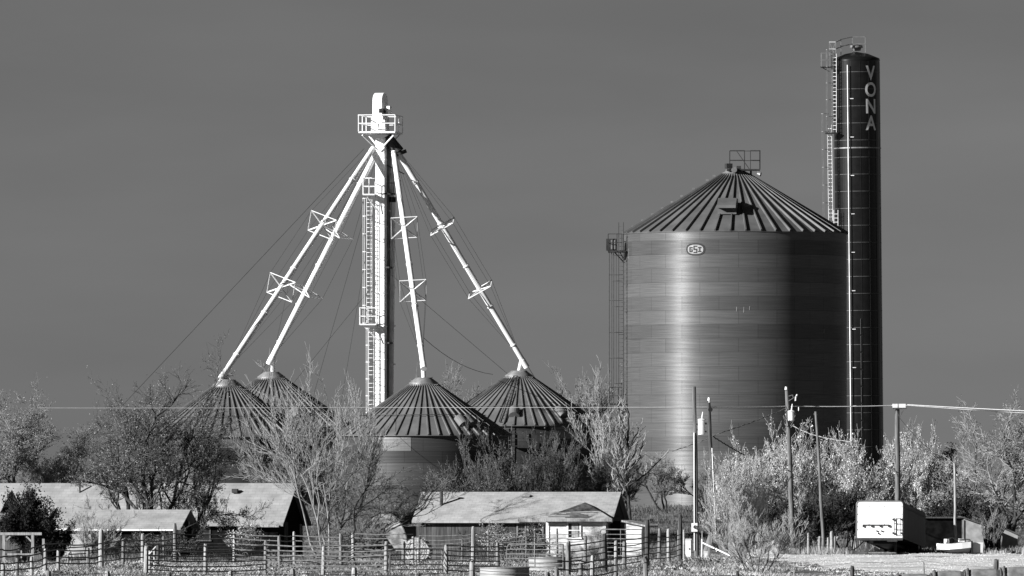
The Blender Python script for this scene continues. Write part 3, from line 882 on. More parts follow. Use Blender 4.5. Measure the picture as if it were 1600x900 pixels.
# middle house
YM = 540.0; SM = F / YM
mx, mz = PX(810, YM), 0.0
mh = thing('farm_house', 'weathered single storey house with pale roof, stovepipe and white front wing', 'house', (mx, YM, mz), R(-9))
D = 6.4; zeM, zrM = 2.1, 3.65
def hxl(px): return PX(px, YM) - mx
w_ = MB(); gable_wall(w_, hxl(662), hxl(962) + .15, D, zeM, zrM); w_.build('wall', M['board'], mh)
rf = MB(); roof_slabs(rf, hxl(662) - .2, hxl(962) + .4, D, zeM, zrM, .4); rfo = rf.build('roof', M['shingle'], mh)
s_ = MB(); sxp = hxl(695); s_.tube((sxp, -1.6, 2.7), (sxp, -1.6, 3.75), .1, n=10); s_.tube((sxp, -1.6, 3.75), (sxp, -1.6, 3.8), .17, n=10); s_.tube((sxp, -1.6, 2.7), (sxp, -1.6, 2.92), .16, .11, 10)
s_.build('stovepipe', M['steel_dark'], rfo, False)
s_ = MB(); s_.box((hxl(827), -.6, 3.42), (.3, .25, .14)); s_.box((hxl(824), -.6, 3.37), (.5, .35, .05)); s_.build('roof_vent', M['galv'], rfo)
# front wing
wx0, wx1 = hxl(872), hxl(964)
wy = -D / 2 - .9
w_ = MB(); w_.box(((wx0 + wx1) / 2, (wy - 1.2) / 2, .75), (wx1 - wx0, -wy - 1.2, 2.5)); w_.build('wing_wall', M['siding'], mh)
for x in (wx0 + .02, wx1 - .1): MB().box((x, wy - .03, .75), (.18, .05, 2.5)).build('corner_board', M['white'], mh)
ov = .45; ez0 = 2.02
rw = MB(); ap = Vector(((wx0 + wx1) / 2 + .25, -D / 2 + .9, 3.02)); 
c4 = [Vector((wx0 - ov, wy - ov, ez0)), Vector((wx1 + ov, wy - ov, ez0)), Vector((wx1 + ov, -1.0, ez0 + .1)), Vector((wx0 - ov, -1.0, ez0 + .1))]
rw.quad(c4[0], c4[1], ap); rw.quad(c4[1], c4[2], ap); rw.quad(c4[3], c4[0], ap)
rw.build('wing_roof', M['shingle_dark'], mh)
sk = MB()
f0, f1 = c4[0].lerp(ap, .0), c4[1].lerp(ap, 0)
sk.quad(c4[0] + Vector((0, -.005, .02)), c4[1] + Vector((0, -.005, .02)), c4[1].lerp(ap, .45) + Vector((0, -.01, .03)), c4[0].lerp(ap, .38) + Vector((0, -.01, .03)))
sk.build('pale_shingle_patch', M['shingle'], mh)
ln = MB()
for i in range(7):
    a = c4[0].lerp(ap, .05 + .05 * i); b = c4[1].lerp(ap, .05 + .05 * i)
    x0_ = a.lerp(b, random.Random(i).uniform(0.02, .4)); x1_ = a.lerp(b, random.Random(i + 9).uniform(.5, .9))
    ln.tube(x0_ + Vector((0, -.02, .05)), x1_ + Vector((0, -.02, .05)), .02, n=4)
ln.build('lifted_shingle', M['shingle_dark'], mh)
fb = MB(); fb.box(((c4[0].x + c4[1].x) / 2, wy - ov - .03, ez0 - .06), (c4[1].x - c4[0].x, .05, .17)); fb.box((wx0 - 1.0, -D / 2 - .45, ez0 - .08), (1.7, .05, .2)); fb.build('fascia', M['wood_pale'], mh)
window(mh, (hxl(914), wy - .04, 1.35), .68, .85, curtain=True)
window(mh, (hxl(848), -D / 2 - .04, 1.42), .95, .8, M['wood'])
window(mh, (hxl(830), -D / 2 - .04, 1.42), .55, .8, M['wood'])
db = MB(); db.box((hxl(967) + .3, -D / 2 + .2, .95), (.6, .06, 1.9)); db.build('door_or_recess', M['dark_wall'], mh)  # near-black sheet standing in for the shaded recess beside the wing
# lean-to by the house
ls_ = thing('lean_to_shed', 'little white lean-to with a sloping board roof right of the farm house', 'shed', (PX(996, 532), 532, 0), R(-20))
w_ = MB(); w_.prism([(-.5, -.6, -.5), (.5, -.6, -.5), (.5, -.6, 1.65), (-.5, -.6, 1.85)], (0, 1.4, 0)); w_.build('wall', M['siding'], ls_)
rf = MB(); rf.hexa([Vector(q) for q in ((-.7, -.9, 1.87), (.95, -.9, 1.55), (.95, 1, 1.55), (-.7, 1, 1.87), (-.7, -.9, 1.97), (.95, -.9, 1.65), (.95, 1, 1.65), (-.7, 1, 1.97))]); rf.build('roof', M['wood_pale'], ls_)

# arched shed behind the hay bale
YA = 556.0
ar = thing('arched_shed', 'small round roofed shed with open pale end, half hidden behind bare trees', 'shed', (PX(598, YA), YA, 0), R(-24))
def arch(rx, rz_, n=16, a0=0, a1=math.pi): return [(rx * math.cos(a0 + (a1 - a0) * i / n), rz_ * math.sin(a0 + (a1 - a0) * i / n)) for i in range(n + 1)]
am = MB(); o_ = arch(1.75, 2.45); i_ = arch(1.72, 2.42)
for k in range(16):
    am.hexa([Vector((o_[k][0], 0, o_[k][1])), Vector((o_[k + 1][0], 0, o_[k + 1][1])), Vector((i_[k + 1][0] * .98, 0, i_[k + 1][1] * .98)), Vector((i_[k][0] * .98, 0, i_[k][1] * .98)),
             Vector((o_[k][0], 5, o_[k][1])), Vector((o_[k + 1][0], 5, o_[k + 1][1])), Vector((i_[k + 1][0] * .98, 5, i_[k + 1][1] * .98)), Vector((i_[k][0] * .98, 5, i_[k][1] * .98))])
am.build('arched_roof', M['steel_dark'], ar)
em = MB(); i2 = arch(1.3, 1.75)
for k in range(16):
    em.hexa([Vector((i_[k][0] * .98, .1, i_[k][1] * .98)), Vector((i_[k + 1][0] * .98, .1, i_[k + 1][1] * .98)), Vector((i2[k + 1][0], .1, i2[k + 1][1])), Vector((i2[k][0], .1, i2[k][1])),
             Vector((i_[k][0] * .98, .2, i_[k][1] * .98)), Vector((i_[k + 1][0] * .98, .2, i_[k + 1][1] * .98)), Vector((i2[k + 1][0], .2, i2[k + 1][1])), Vector((i2[k][0], .2, i2[k][1]))])
em.build('end_wall', M['shed_end'], ar)
bw = MB(); bw.prism([(p[0] * 1.0, .42, p[1]) for p in i2], (0, .06, 0)); bw.build('inner_wall', M['shed_end'], ar)
MB().box((-.5, .38, .8), (.8, .05, 1.5)).build('door_or_recess', M['wood_dark'], ar)
# sheds at the right edge behind the trailer
YR = 545.0
rs_ = thing('board_shed', 'dark board shed with one pale sunlit end behind the white skiff', 'shed', (PX(1490, YR), YR, g(PX(1490, YR), YR)), R(0))
w_ = MB(); w_.box((-.5, 1.2, 1.05), (2.4, 2, 2.1)); w_.build('dark_bay', M['dark_wall'], rs_)
w_ = MB(); w_.prism([(.62, -.2, 0), (1.9, -.2, 0), (1.9, -.2, 1.6), (.62, -.2, 2.05)], (0, 2.6, 0)); w_.build('wall', M['pale_wall'], rs_)
rf = MB(); rf.hexa([Vector(q) for q in ((.4, -.5, 2.16), (2.1, -.5, 1.58), (2.1, 2.8, 1.58), (.4, 2.8, 2.16), (.4, -.5, 2.24), (2.1, -.5, 1.66), (2.1, 2.8, 1.66), (.4, 2.8, 2.24))]); rf.box((-.6, 1.2, 2.14), (2.6, 2.4, .08)); rf.build('roof', M['wood_dark'], rs_)
MB().box((.55, -.22, 1.0), (.1, .1, 2.0)).build('post', M['wood'], rs_)
r3 = thing('tilted_hut', 'small pale hut with sloping dark roof under the right edge tree', 'shed', (PX(1580, 548), 548, g(PX(1580, 548), 548)))
w_ = MB(); w_.prism([(-.5, 0, 0), (.4, 0, .2), (.4, 0, .95), (-.5, 0, 1.35)], (0, 1.5, 0)); w_.build('wall', M['pale_wall'], r3)
rf = MB(); rf.hexa([Vector(q) for q in ((-.7, -.2, 1.44), (.6, -.2, .9), (.6, 1.7, .9), (-.7, 1.7, 1.44), (-.7, -.2, 1.54), (.6, -.2, 1.0), (.6, 1.7, 1.0), (-.7, 1.7, 1.54))]); rf.build('roof', M['wood_dark'], r3)

# ------------------------------------------------------------------ trailer
YV = 522.0; SV = F / YV
vx = PX(1374, YV)
tr = thing('box_trailer', 'parked semi trailer with bright white nose and dark side, resting on its landing gear', 'trailer', (vx, YV, g(vx, YV)), R(-9.5), None, R(-3.2))
zb_, zt_ = PZ(841, YV) - g(vx, YV), PZ(783, YV) - g(vx, YV)
hw = 36.5 / SV; Lt = 11.0
cr = .2
ol = [(-hw, zb_), (hw, zb_)] + [(hw - cr + cr * math.cos(q), zt_ - cr + cr * math.sin(q)) for q in [math.pi / 2 * i / 5 for i in range(6)]] + [(-hw + cr - cr * math.sin(q), zt_ - cr + cr * math.cos(q)) for q in [math.pi / 2 * i / 5 for i in range(6)]]
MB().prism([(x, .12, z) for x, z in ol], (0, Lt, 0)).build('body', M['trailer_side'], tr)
MB().prism([(x * .999, 0, z) for x, z in ol], (0, .12, 0)).build('nose', M['trailer'], tr)
rm = MB(); n_ = len(ol)
rm.poly([(x, -.01, z) for x, z in ol], .035, 5, True); rm.build('nose_trim', M['galv'], tr)
ab = MB(); ab.box((-.2, -.05, zb_ + .78), (1.55, .06, .05))
for i in range(4): ab.box((-.95 + i * .5, -.06, zb_ + .72), (.09, .1, .14))
ab.build('air_line_bracket', M['steel_dark'], tr)
rv = MB()
for x in (-1.22, -.72, -.22, .1, .6): rv.box((x, -.005, zb_ + .96), (.035, .02, .035))
for z in (.5, .95, 1.4, 1.85):
    for x in (-hw + .08, hw - .08): rv.box((x, -.005, zb_ + z), (.04, .02, .04))
for x in (-.85, -.4, .1, .55): rv.box((x, -.005, zt_ - .12), (.03, .02, .03))
rv.build('rivet', M['steel_dark'], tr)
sm = MB()
for x in (-.62, .28): sm.box((x, -.004, (zb_ + zt_) / 2 + .1), (.018, .01, zt_ - zb_ - .5))
sm.box((0, -.004, zt_ - .3), (2 * hw - .3, .01, .02))
sm.build('panel_seam', M['galv'], tr)
cp = MB()
for x, z in ((-.15, .42), (.13, .42), (-.05, .27)): cp.tube((x, -.09, zb_ + z), (x, .01, zb_ + z), .05, n=10)
cp.build('coupler', M['black'], tr)
tl = MB()
for z in (.2, .52, .85, 1.18): tl.tube((.87, -.1, zb_ + z), (1.25, -.1, zb_ + z), .022, n=4)
tl.tube((.87, -.1, zb_ + .2), (.87, -.1, zb_ + 1.2), .035, n=4); tl.tube((1.24, -.1, zb_ + .2), (1.24, -.1, zb_ + 1.2), .022, n=4)
for x in (.8, 1.27):
    for z in (.3, 1.1): tl.box((x, -.08, zb_ + z), (.08, .12, .1))
tl.build('nose_ladder', M['steel_dark'], tr)
bl = MB(); bl.box((0, .02, zb_ - .06), (2 * hw, .2, .13)); bl.box((.75, -.02, zb_ - .12), (.6, .1, .15)); bl.build('bolster', M['steel_dark'], tr)
lg = MB()
for sgn in (-1, 1):
    l_ = MB(); l_.box((sgn * .8, 1.2, (zb_ - .08) / 2), (.14, .14, zb_ - .1)); l_.box((sgn * .8, 1.2, .02), (.3, .3, .05)); l_.build('landing_leg', M['steel_dark'], tr)
lg.tube((-.78, 1.15, zb_ - .15), (.3, 1.15, .15), .045, n=4); lg.tube((-.75, 1.15, .3), (-.2, 1.15, zb_ - .2), .03, n=4); lg.tube((-.8, 1.15, .17), (.8, 1.15, .17), .04, n=4)
lg.build('leg_brace', M['wood'], tr)
un = MB(); un.box((0, Lt / 2 + .6, zb_ - .15), (1.0, Lt - 1, .22)); un.build('chassis', M['black'], tr)
for yy in (8.4, 9.7):
    for sgn in (-1, 1):
        wh = MB(); c = Vector((sgn * 1.0, yy, .46 + .056 * yy)); wh.tube(c - Vector((.28, 0, 0)), c + Vector((.28, 0, 0)), .48, n=24)
        who = wh.build('wheel', M['rubber'], tr)
        hb_ = MB(); hb_.tube(c + Vector((sgn * .285, 0, 0)), c + Vector((sgn * .31, 0, 0)), .22, n=16); hb_.build('hub', M['galv'], who)
MB().tube((-1.2, 8.4, .93), (1.2, 8.4, .93), .07).build('axle', M['black'], tr)
MB().tube((-1.2, 9.7, 1.0), (1.2, 9.7, 1.0), .07).build('axle', M['black'], tr)
# top rail
tp = MB(); tp.box((hw + .02, Lt / 2 + .1, zt_ - .3), (.04, Lt, .1)); tp.build('side_rail', M['steel_dark'], tr)
# hay-like bits on the rear of the roof
# white skiff
bo = thing('white_skiff', 'low white pointed boat hull lying in the weeds right of the trailer', 'boat', (PX(1493, 521), 521, g(PX(1493, 521), 521)), R(6))
hu = MB(); secs = []
for f, wd, zt2 in ((-1.12, .02, .62), (-.9, .25, .6), (-.4, .5, .6), (.3, .6, .66), (.82, .6, .72)):
    secs.append([Vector((f, -wd, zt2)), Vector((f, -wd * .96, zt2 - .34 if f > -1 else zt2 - .15)), Vector((f, 0, .08 if f > -.8 else .25)), Vector((f, wd * .96, zt2 - .34)), Vector((f, wd, zt2))])
for i in range(len(secs) - 1):
    for k in range(4): hu.quad(secs[i][k], secs[i + 1][k], secs[i + 1][k + 1], secs[i][k + 1])
    hu.quad(secs[i][0], secs[i][4], secs[i + 1][4], secs[i + 1][0])
hu.quad(*secs[-1]); hu.build('hull', M['white_worn'], bo)
MB().box((.88, 0, .4), (.06, 1.3, .75)).build('strap', M['black'], bo)
en = MB(); en.box((1.25, 0, .38), (.6, .9, .6)); en.build('stern_box', M['white_worn'], bo)
rl_ = MB(); rl_.poly([(-.6, -.3, .6), (-.5, -.3, .9), (-.2, -.3, .95), (0, -.3, .82), (.5, -.3, .86), (.8, -.3, .85), (.86, -.3, .6)], .03, 5); rl_.build('bow_rail', M['steel_dark'], bo)
wsd = MB(); wsd.box((-.52, 0, .75), (.15, .5, .25), .2); wsd.box((.35, 0, .8), (.3, .5, .18)); wsd.build('windscreen', M['white'], bo)

# ------------------------------------------------------------------ utility poles
def pole(name, label, px0, py0, px1, Y, r, m, ybase=None):
    b = gnd(px1, Y); t_ = P(px0, py0, Y)
    o = thing(name, label, 'utility pole', b, 0, 'wooden utility poles')
    pm = MB(); tv = t_ - b
    n = 8; rnd = random.Random(int(px0)); pts = []
    for i in range(n + 1):
        pts.append(tv * (i / n) + Vector((rnd.uniform(-.02, .02), 0, 0)))
    for i in range(n): pm.tube(pts[i] + Vector((0, 0, -.3 if i == 0 else 0)), pts[i + 1], r * (1.12 - .3 * i / n), r * (1.12 - .3 * (i + 1) / n), 12)
    pm.build('pole_shaft', m, o, True)
    return o, b
def transformer(parent, b, px, py0, py1, Y, dy=-.15, r=.24, arm=None):
    c0, c1 = P(px, py1, Y + dy) - b, P(px, py0, Y + dy) - b
    c = MB(); c.tube(c0, c1, r, n=18); c.tube(c1, c1 + Vector((0, 0, .06)), r + .04, r - .04, 18); c.tube(c0 + Vector((0, 0, .05)), c0, r, r - .05, 18)
    can = c.build('transformer', M['porcelain'], parent, False)
    bsh = MB(); bsh.tube(c1, c1 + Vector((.06, 0, .45)), .055, .03, 8); bsh.build('bushing', M['porcelain'], can)
    mk = MB(); mk.box(c0.lerp(c1, .75) + Vector((r + .03, -.05, 0)), (.1, .1, .1)); mk.box(c0.lerp(c1, .2) + Vector((r + .02, -.05, 0)), (.08, .08, .08)); mk.build('terminal', M['steel_dark'], can)
    if arm is not None:
        a_ = MB(); a_.tube(c0.lerp(c1, .6), arm, .05, n=5); a_.tube(c0.lerp(c1, .25), arm - Vector((0, 0, .3)), .04, n=5); a_.build('bracket', M['steel_dark'], parent)
def meter(parent, b, px, py, Y, s=.42):
    c = P(px, py, Y - .22) - b
    mb_ = MB(); mb_.box(c, (s * .8, .18, s * 1.15)); mo_ = mb_.build('meter_box', M['galv'] if px > 1100 else M['white'], parent)
    d = MB(); d.tube(c + Vector((.04, -.09, .02)), c + Vector((.04, -.18, .02)), .1, n=12); d.build('meter_dial', M['steel_dark'], mo_)
Y1 = 505.0
p1, b1 = pole('utility_pole', 'straight dark pole with a white transformer can and white meter box', 1085, 604, 1088.5, Y1, .13, M['pole'])
transformer(p1, b1, 1096.5, 656, 679, Y1, -.05, .21, P(1086, 662, Y1) - b1)
cdt = MB(); cdt.tube(P(1084.5, 676, Y1 - .15) - b1, P(1085, 860, Y1 - .15) - b1, .03, n=6); cdt.build('conduit', M['white'], p1)
meter(p1, b1, 1085, 824, Y1)
Y2 = 533.0
p2, b2 = pole('utility_pole', 'leaning pole with a top insulator, right of the straight pole with meter', 1107, 629, 1118.5, Y2, .125, M['pole_dark'])
ins = MB(); c = P(1108, 629, Y2) - b2; ins.tube(c, c + Vector((0, 0, .15)), .03); ins.tube(c + Vector((0, 0, .12)), c + Vector((0, 0, .3)), .1, .07, 10); ins.build('insulator', M['porcelain'], p2)
knb = MB(); c = P(1110, 640, Y2 - .1) - b2; knb.tube(c + Vector((0, -.05, 0)), c + Vector((0, .1, 0)), .14, n=10); knb.build('spool', M['black'], p2)
cdt = MB(); cdt.tube(P(1112.5, 700, Y2 - .15) - b2, P(1119.5, 862, Y2 - .15) - b2, .028, n=6); cdt.build('conduit', M['white'], p2)
meter(p2, b2, 1120, 842, Y2, .5)
Y3 = 537.0
p3, b3 = pole('utility_pole', 'tall pole with transformer can and cutout arm before the pale leafy shrubs', 1230, 610, 1239.5, Y3, .155, M['pole'])
transformer(p3, b3, 1236.5, 643, 657, Y3, -.3, .2, P(1232, 648, Y3) - b3)
ins = MB(); c = P(1228.5, 609, Y3) - b3; ins.tube(c, c + Vector((0, 0, .18)), .1, .07, 10); ins.build('insulator', M['porcelain'], p3)
co = MB(); c = P(1232, 619, Y3 - .1) - b3
co.poly([c, c + Vector((.25, 0, .08)), c + Vector((.28, 0, -.12)), c + Vector((0, 0, -.28))], .025, 4); co.poly([c + Vector((.28, 0, -.08)), c + Vector((.42, 0, -.1))], .025, 4)
co.build('cutout_arm', M['galv'], p3)
cf = MB(); cf.tube(c + Vector((.42, 0, -.28)), c + Vector((.44, 0, -.02)), .045, n=6); cf.tube(c + Vector((.46, 0, .0)), c + Vector((.52, 0, .1)), .04, n=6); cf.tube(P(1248, 642, Y3) - b3, P(1248, 636, Y3) - b3, .035, n=5); cf.build('cutout_fuse', M['porcelain'], p3)
st_ = MB()
for i, py in enumerate((642, 653, 666)): st_.box(P(1227.5 + i * .7, py, Y3 - .1) - b3, (.1, .08, .06))
st_.build('step_bolt', M['galv'], p3)
Y4 = 536.0
p4, b4 = pole('utility_pole', 'thin bare leaning pole without fittings, left of the trailer', 1275, 643, 1287.5, Y4, .1, M['pole'])
kb = MB(); kb.box(P(1272.5, 647, Y4) - b4, (.07, .07, .12)); kb.build('hook', M['galv'], p4)
Y5 = 540.0
p5, b5 = pole('utility_pole', 'pole with short crossarm and pale caps rising behind the trailer', 1402, 634, 1403, Y5, .17, M['pole'])
xa = MB(); xa.box(P(1406, 638, Y5 - .22) - b5, (.85, .14, .09)); xa.tube(P(1401, 641, Y5 - .25) - b5, P(1405.5, 652, Y5 - .2) - b5, .035, n=4); xa.tube(P(1411, 641, Y5 - .25) - b5, P(1405.5, 652, Y5 - .2) - b5, .035, n=4); xa.build('crossarm', M['pole_dark'], p5)
for a_, b_ in ((1394.5, 1402.5), (1404, 1415)):
    bxm = MB(); c0, c1 = P(a_, 637, Y5 - .2) - b5, P(b_, 631, Y5 - .2) - b5
    bxm.box((c0 + c1) / 2, (c1.x - c0.x, .2, c1.z - c0.z)); bxm.build('insulator_cap', M['porcelain'], p5)
Y6 = 525.0
p6, b6 = pole('utility_pole', 'short plain pale pole standing behind the white skiff', 1491.5, 724, 1493.5, Y6, .085, M['wood_pale'])
p7, b7 = pole('utility_pole', 'thin pale stick of a pole behind the board shed', 1508, 785, 1508, 552, .045, M['wood_pale'])

def cable(name, label, pts, r, m, sag=0.0, n=10, cat='cable', dash=None):
    mb_ = MB(); c0 = Vector(pts[0])
    for i in range(len(pts) - 1):
        a, b = Vector(pts[i]), Vector(pts[i + 1])
        q = [a.lerp(b, k / n) - c0 - Vector((0, 0, sag * 4 * (k / n) * (1 - k / n))) for k in range(n + 1)]
        mb_.poly(q, r, 5)
        if dash:
            # a second strand twisted round the first
            L_ = (b - a).length; ns = int(L_ * 9)
            q2 = [a.lerp(b, k / ns) - c0 - Vector((0, 0, sag * 4 * (k / ns) * (1 - k / ns))) + Vector((0, math.cos(k * dash), math.sin(k * dash))) * r * 1.5 for k in range(ns + 1)]
            mb_.poly(q2, r * .8, 4)
    o = mb_.build(name, m); o.location = c0
    tag(o, label, cat, 'overhead cables')
    return o
cable('power_line', 'pale power line between the crossarm pole and the tall transformer pole', [P(1395, 633.5, Y5 - .2), P(1232, 634.5, Y3)], .028, M['wire_pale'], .05)
cable('power_line', 'pale power line between the tall transformer pole and the leaning pole', [P(1230, 634.5, Y3), P(1108, 636, Y2)], .024, M['wire_pale'], .03)
cable('power_line', 'long thin pale power line crossing all the bins to the left', [P(1108, 636, Y2), P(560, 636.5, 530), P(60, 637.5, 525)], .013, M['wire_pale'], .02)
cable('power_line', 'pale power line leaving the crossarm pole past the right edge', [P(1414, 632, Y5 - .2), P(1700, 646, 538)], .024, M['wire_pale'], .03)
cable('power_line', 'lower thin power line right of the crossarm pole', [P(1414, 633, Y5 + .2), P(1700, 650, 538)], .014, M['wire_pale'], .05)
cable('service_drop', 'twisted service cable from the transformer pole down to the leaning pole', [P(1228, 638, Y3), P(1124, 677, Y2 + 1), P(1050, 705, 534)], .022, M['rail'], .06, 12, 'cable', .9)
cable('service_drop', 'twisted service cable joining the transformer pole and the thin bare pole', [P(1238, 665, Y3), P(1276, 681, Y4), P(1330, 690, 535)], .02, M['wood_pale'], .05, 10, 'cable', .9)
cable('service_drop', 'dark cable sloping right from the leaning pole into the shrubs', [P(1114, 682, Y2), P(1165, 712, 540)], .028, M['wire'], .03, 8, 'cable', .9)
cable('service_drop', 'dark cable from the crossarm pole down to the short plain pole', [P(1405, 652, Y5 - .2), P(1450, 700, 535), P(1491, 730, Y6)], .016, M['wire'], .1)

# ------------------------------------------------------------------ fences
def post_mesh(h, r, seed):
    rnd = random.Random(seed); mb_ = MB(); n = 9
    rings = []
    lx, ly = rnd.uniform(-.03, .03), rnd.uniform(-.03, .03)
    for i, f in enumerate((0, .3, .6, .92, 1.0)):
        rr = r * (1.06 - .14 * f) * (1 if f < 1 else .8)
        rings.append([Vector((lx * f + rr * rnd.uniform(.9, 1.1) * math.cos(2 * math.pi * k / n), ly * f + rr * rnd.uniform(.9, 1.1) * math.sin(2 * math.pi * k / n), -.2 + (h + .2) * f + (rnd.uniform(-.025, .025) if f == 1 else 0))) for k in range(n)])
    b = []
    for q in rings: b += q
    fs = [(i * n + k, i * n + (k + 1) % n, (i + 1) * n + (k + 1) % n, (i + 1) * n + k) for i in range(len(rings) - 1) for k in range(n)]
    fs.append(tuple((len(rings) - 1) * n + k for k in range(n)))
    mb_.add(b, fs)
    return mb_
def fence(name, label, posts, rails, rail_r=.028, mats=None, pr=.085, rail_m='rail', skip=(), group='corral fences and pens'):
    # posts: (px, top py, Y[, radius[, material]])
    x0, y0 = PX(posts[0][0], posts[0][2]), posts[0][2]
    o = thing(name, label, 'fence', (x0, y0, g(x0, y0)), 0, group)
    base = o.location.copy(); P_ = []
    for i, q in enumerate(posts):
        px, py, Y = q[:3]; r = q[3] if len(q) > 3 and q[3] else pr
        b = gnd(px, Y); h = max(.4, PZ(py, Y) - b.z)
        mname = q[4] if len(q) > 4 else (mats[i % len(mats)] if mats else 'wood')
        po = post_mesh(h, r, i * 7 + int(px)).build('post', M[mname], o)
        po.location = b - base
        P_.append((b - base, h))
    for k, z in enumerate(rails):
        rm_ = MB(); any_ = False
        for i in range(len(P_) - 1):
            if i in skip:
                if any_: rm_.build('rail' if rail_r > .015 else 'wire_strand', M[rail_m], o)
                rm_ = MB(); any_ = False
                continue
            rnd = random.Random(i * 31 + k * 7); a = P_[i][0] + Vector((0, -.09, z + rnd.uniform(-.025, .025))); b = P_[i + 1][0] + Vector((0, -.09, z + rnd.uniform(-.025, .025)))
            m_ = a.lerp(b, .5) - Vector((0, 0, .02 + .03 * rnd.random()))
            rm_.tube(a, m_, rail_r, n=5); rm_.tube(m_, b, rail_r, n=5); any_ = True
        if any_: rm_.build('rail' if rail_r > .015 else 'wire_strand', M[rail_m], o)
    return o
RL = (1.26, 1.04, .83, .62, .41, .2)
fence('corral_fence', 'front corral fence with pale thick posts and six pipe rails', [(228, 853, 378, .105, 'wood_pale'), (321, 850, 382), (415, 844, 392), (505, 851, 385, .09, 'wood_pale'), (603, 846, 384, .085, 'wood_pale'), (697, 851, 386, .09, 'wood_pale'), (778, 848, 390, .09), (888, 845, 384, .1)], RL, .03, ['wood', 'wood_pale'], skip=(4, 6))
fence('corral_fence', 'second corral fence behind the front one, before the long dark house', [(247, 850, 430, .08, 'wood_dark'), (274, 818, 440, .1), (366, 831, 442, .09, 'wood_pale'), (437, 838, 420, .085), (460, 831, 446, .08), (533, 834, 425, .085), (552, 833, 446, .09), (630, 846, 432, .09, 'wood'), (645, 838, 450, .08)], (1.5, 1.28, 1.02, .75, .5, .28), .026, ['wood_pale', 'wood'])
fence('corral_fence', 'rear corral fence with a fat pale post before the farm house', [(655, 836, 470, .06, 'wood_dark'), (722, 842, 462, .045), (739, 823, 450, .1, 'wood_pale'), (763, 828, 470, .05, 'wood'), (822, 838, 462, .05), (836, 832, 470, .06), (871, 826, 468, .06, 'wood'), (914, 838, 455, .09)], (1.55, 1.35, 1.15, .95, .75, .5, .3), .018, ['wood'])
fence('corral_fence', 'left fence running back from the lower left corner past the shed', [(-30, 892, 362, .09), (5, 881, 372, .085), (27, 872, 380, .08), (50, 870, 386, .085), (71, 858, 395, .085, 'wood_pale'), (91, 859, 402, .08, 'wood_pale'), (138, 856, 418, .085), (158, 828, 425, .13), (192, 842, 438, .085), (223, 834, 450, .1), (256, 837, 470, .05)], (1.2, .92, .62, .34), .032, ['wood', 'wood_pale'], rail_m='wood_dark')
fence('corral_fence', 'right chute fence with tall dark posts climbing towards the dark pole', [(888, 848, 376, .1, 'wood'), (945, 834, 395, .12, 'wood_dark'), (962, 844, 404, .09), (975, 845, 420, .105), (1011, 812, 432, .115, 'wood_dark'), (1030, 826, 456, .1), (1045, 826, 470, .1), (1063, 804, 482, .115, 'wood_dark')], (1.4, 1.15, .88, .6, .32), .028, ['wood_pale', 'wood'], rail_m='wood_dark')
fence('corral_fence', 'short low fence of stubby posts beside the stock tanks', [(870, 886, 350, .09), (908, 881, 352, .09), (925, 868, 362, .09, 'wood_pale'), (962, 872, 372, .08)], (.85, .55, .25), .03, ['wood'], rail_m='wood_dark')
fence('stub_fence', 'nearest row of stubby post tops along the bottom edge', [(76, 891, 300), (167, 893, 300), (263, 894, 300), (360, 893, 300), (458, 889, 300), (553, 888, 300), (652, 896, 300), (738, 878, 310), (855, 894, 300)], (.78,), .008, ['wood', 'wood_pale'], .1, 'wire')
fence('pen_panel', 'dark panel fence end with square mesh beside the white chest', [(1060, 828, 488, .05), (1069, 828, 486, .07, 'wood_pale')], (1.5, 1.25, 1.0, .75, .5, .25), .02, ['wood'], rail_m='wire')
fence('old_fence', 'old grey posts of a sagging wire fence before the pale shrubs', [(1250, 829, 520, .06, 'wood_dark'), (1263, 833, 518, .07, 'wood_pale'), (1280, 838, 519, .07, 'wood_pale'), (1294, 840, 520, .07, 'wood_pale'), (1300, 830, 524, .11, 'wood_pale'), (1305, 838, 519, .07)], (1.0, .6), .008, ['wood'], rail_m='wire', group='old wire fences')
fence('roadside_fence', 'roadside wire fence of dark stakes in front of the pale track', [(1153, 892, 360, .07, 'wood_dark'), (1241, 891, 345, .03, 'wood_pale'), (1332, 884, 352, .085, 'wood_dark'), (1444, 878, 368, .025, 'wood'), (1556, 874, 330, .1, 'wood_dark'), (1680, 874, 330, .1, 'wood_dark')], (.72, .5), .006, ['wood'], rail_m='wire', group='old wire fences')
fence('corral_fence', 'weathered fence with pale planks left of the second corral', [(163, 855, 455, .05), (107, 868, 440, .06), (110, 862, 446, .04, 'wood_pale')], (.9, .6, .3), .03, ['wood'], rail_m='wood_dark')
cb_ = thing('crooked_post', 'gnarled broken post top standing alone below the chute fence', 'post', gnd(1009, 350))
q_ = MB(); hh_ = PZ(871, 350) - gnd(1009, 350).z; q_.tube((0, 0, -.1), (-.02, 0, hh_ - .15), .1, .1, 8); q_.tube((-.02, 0, hh_ - .18), (-.1, 0, hh_), .14, .16, 8); q_.build('post_body', M['wood'], cb_)
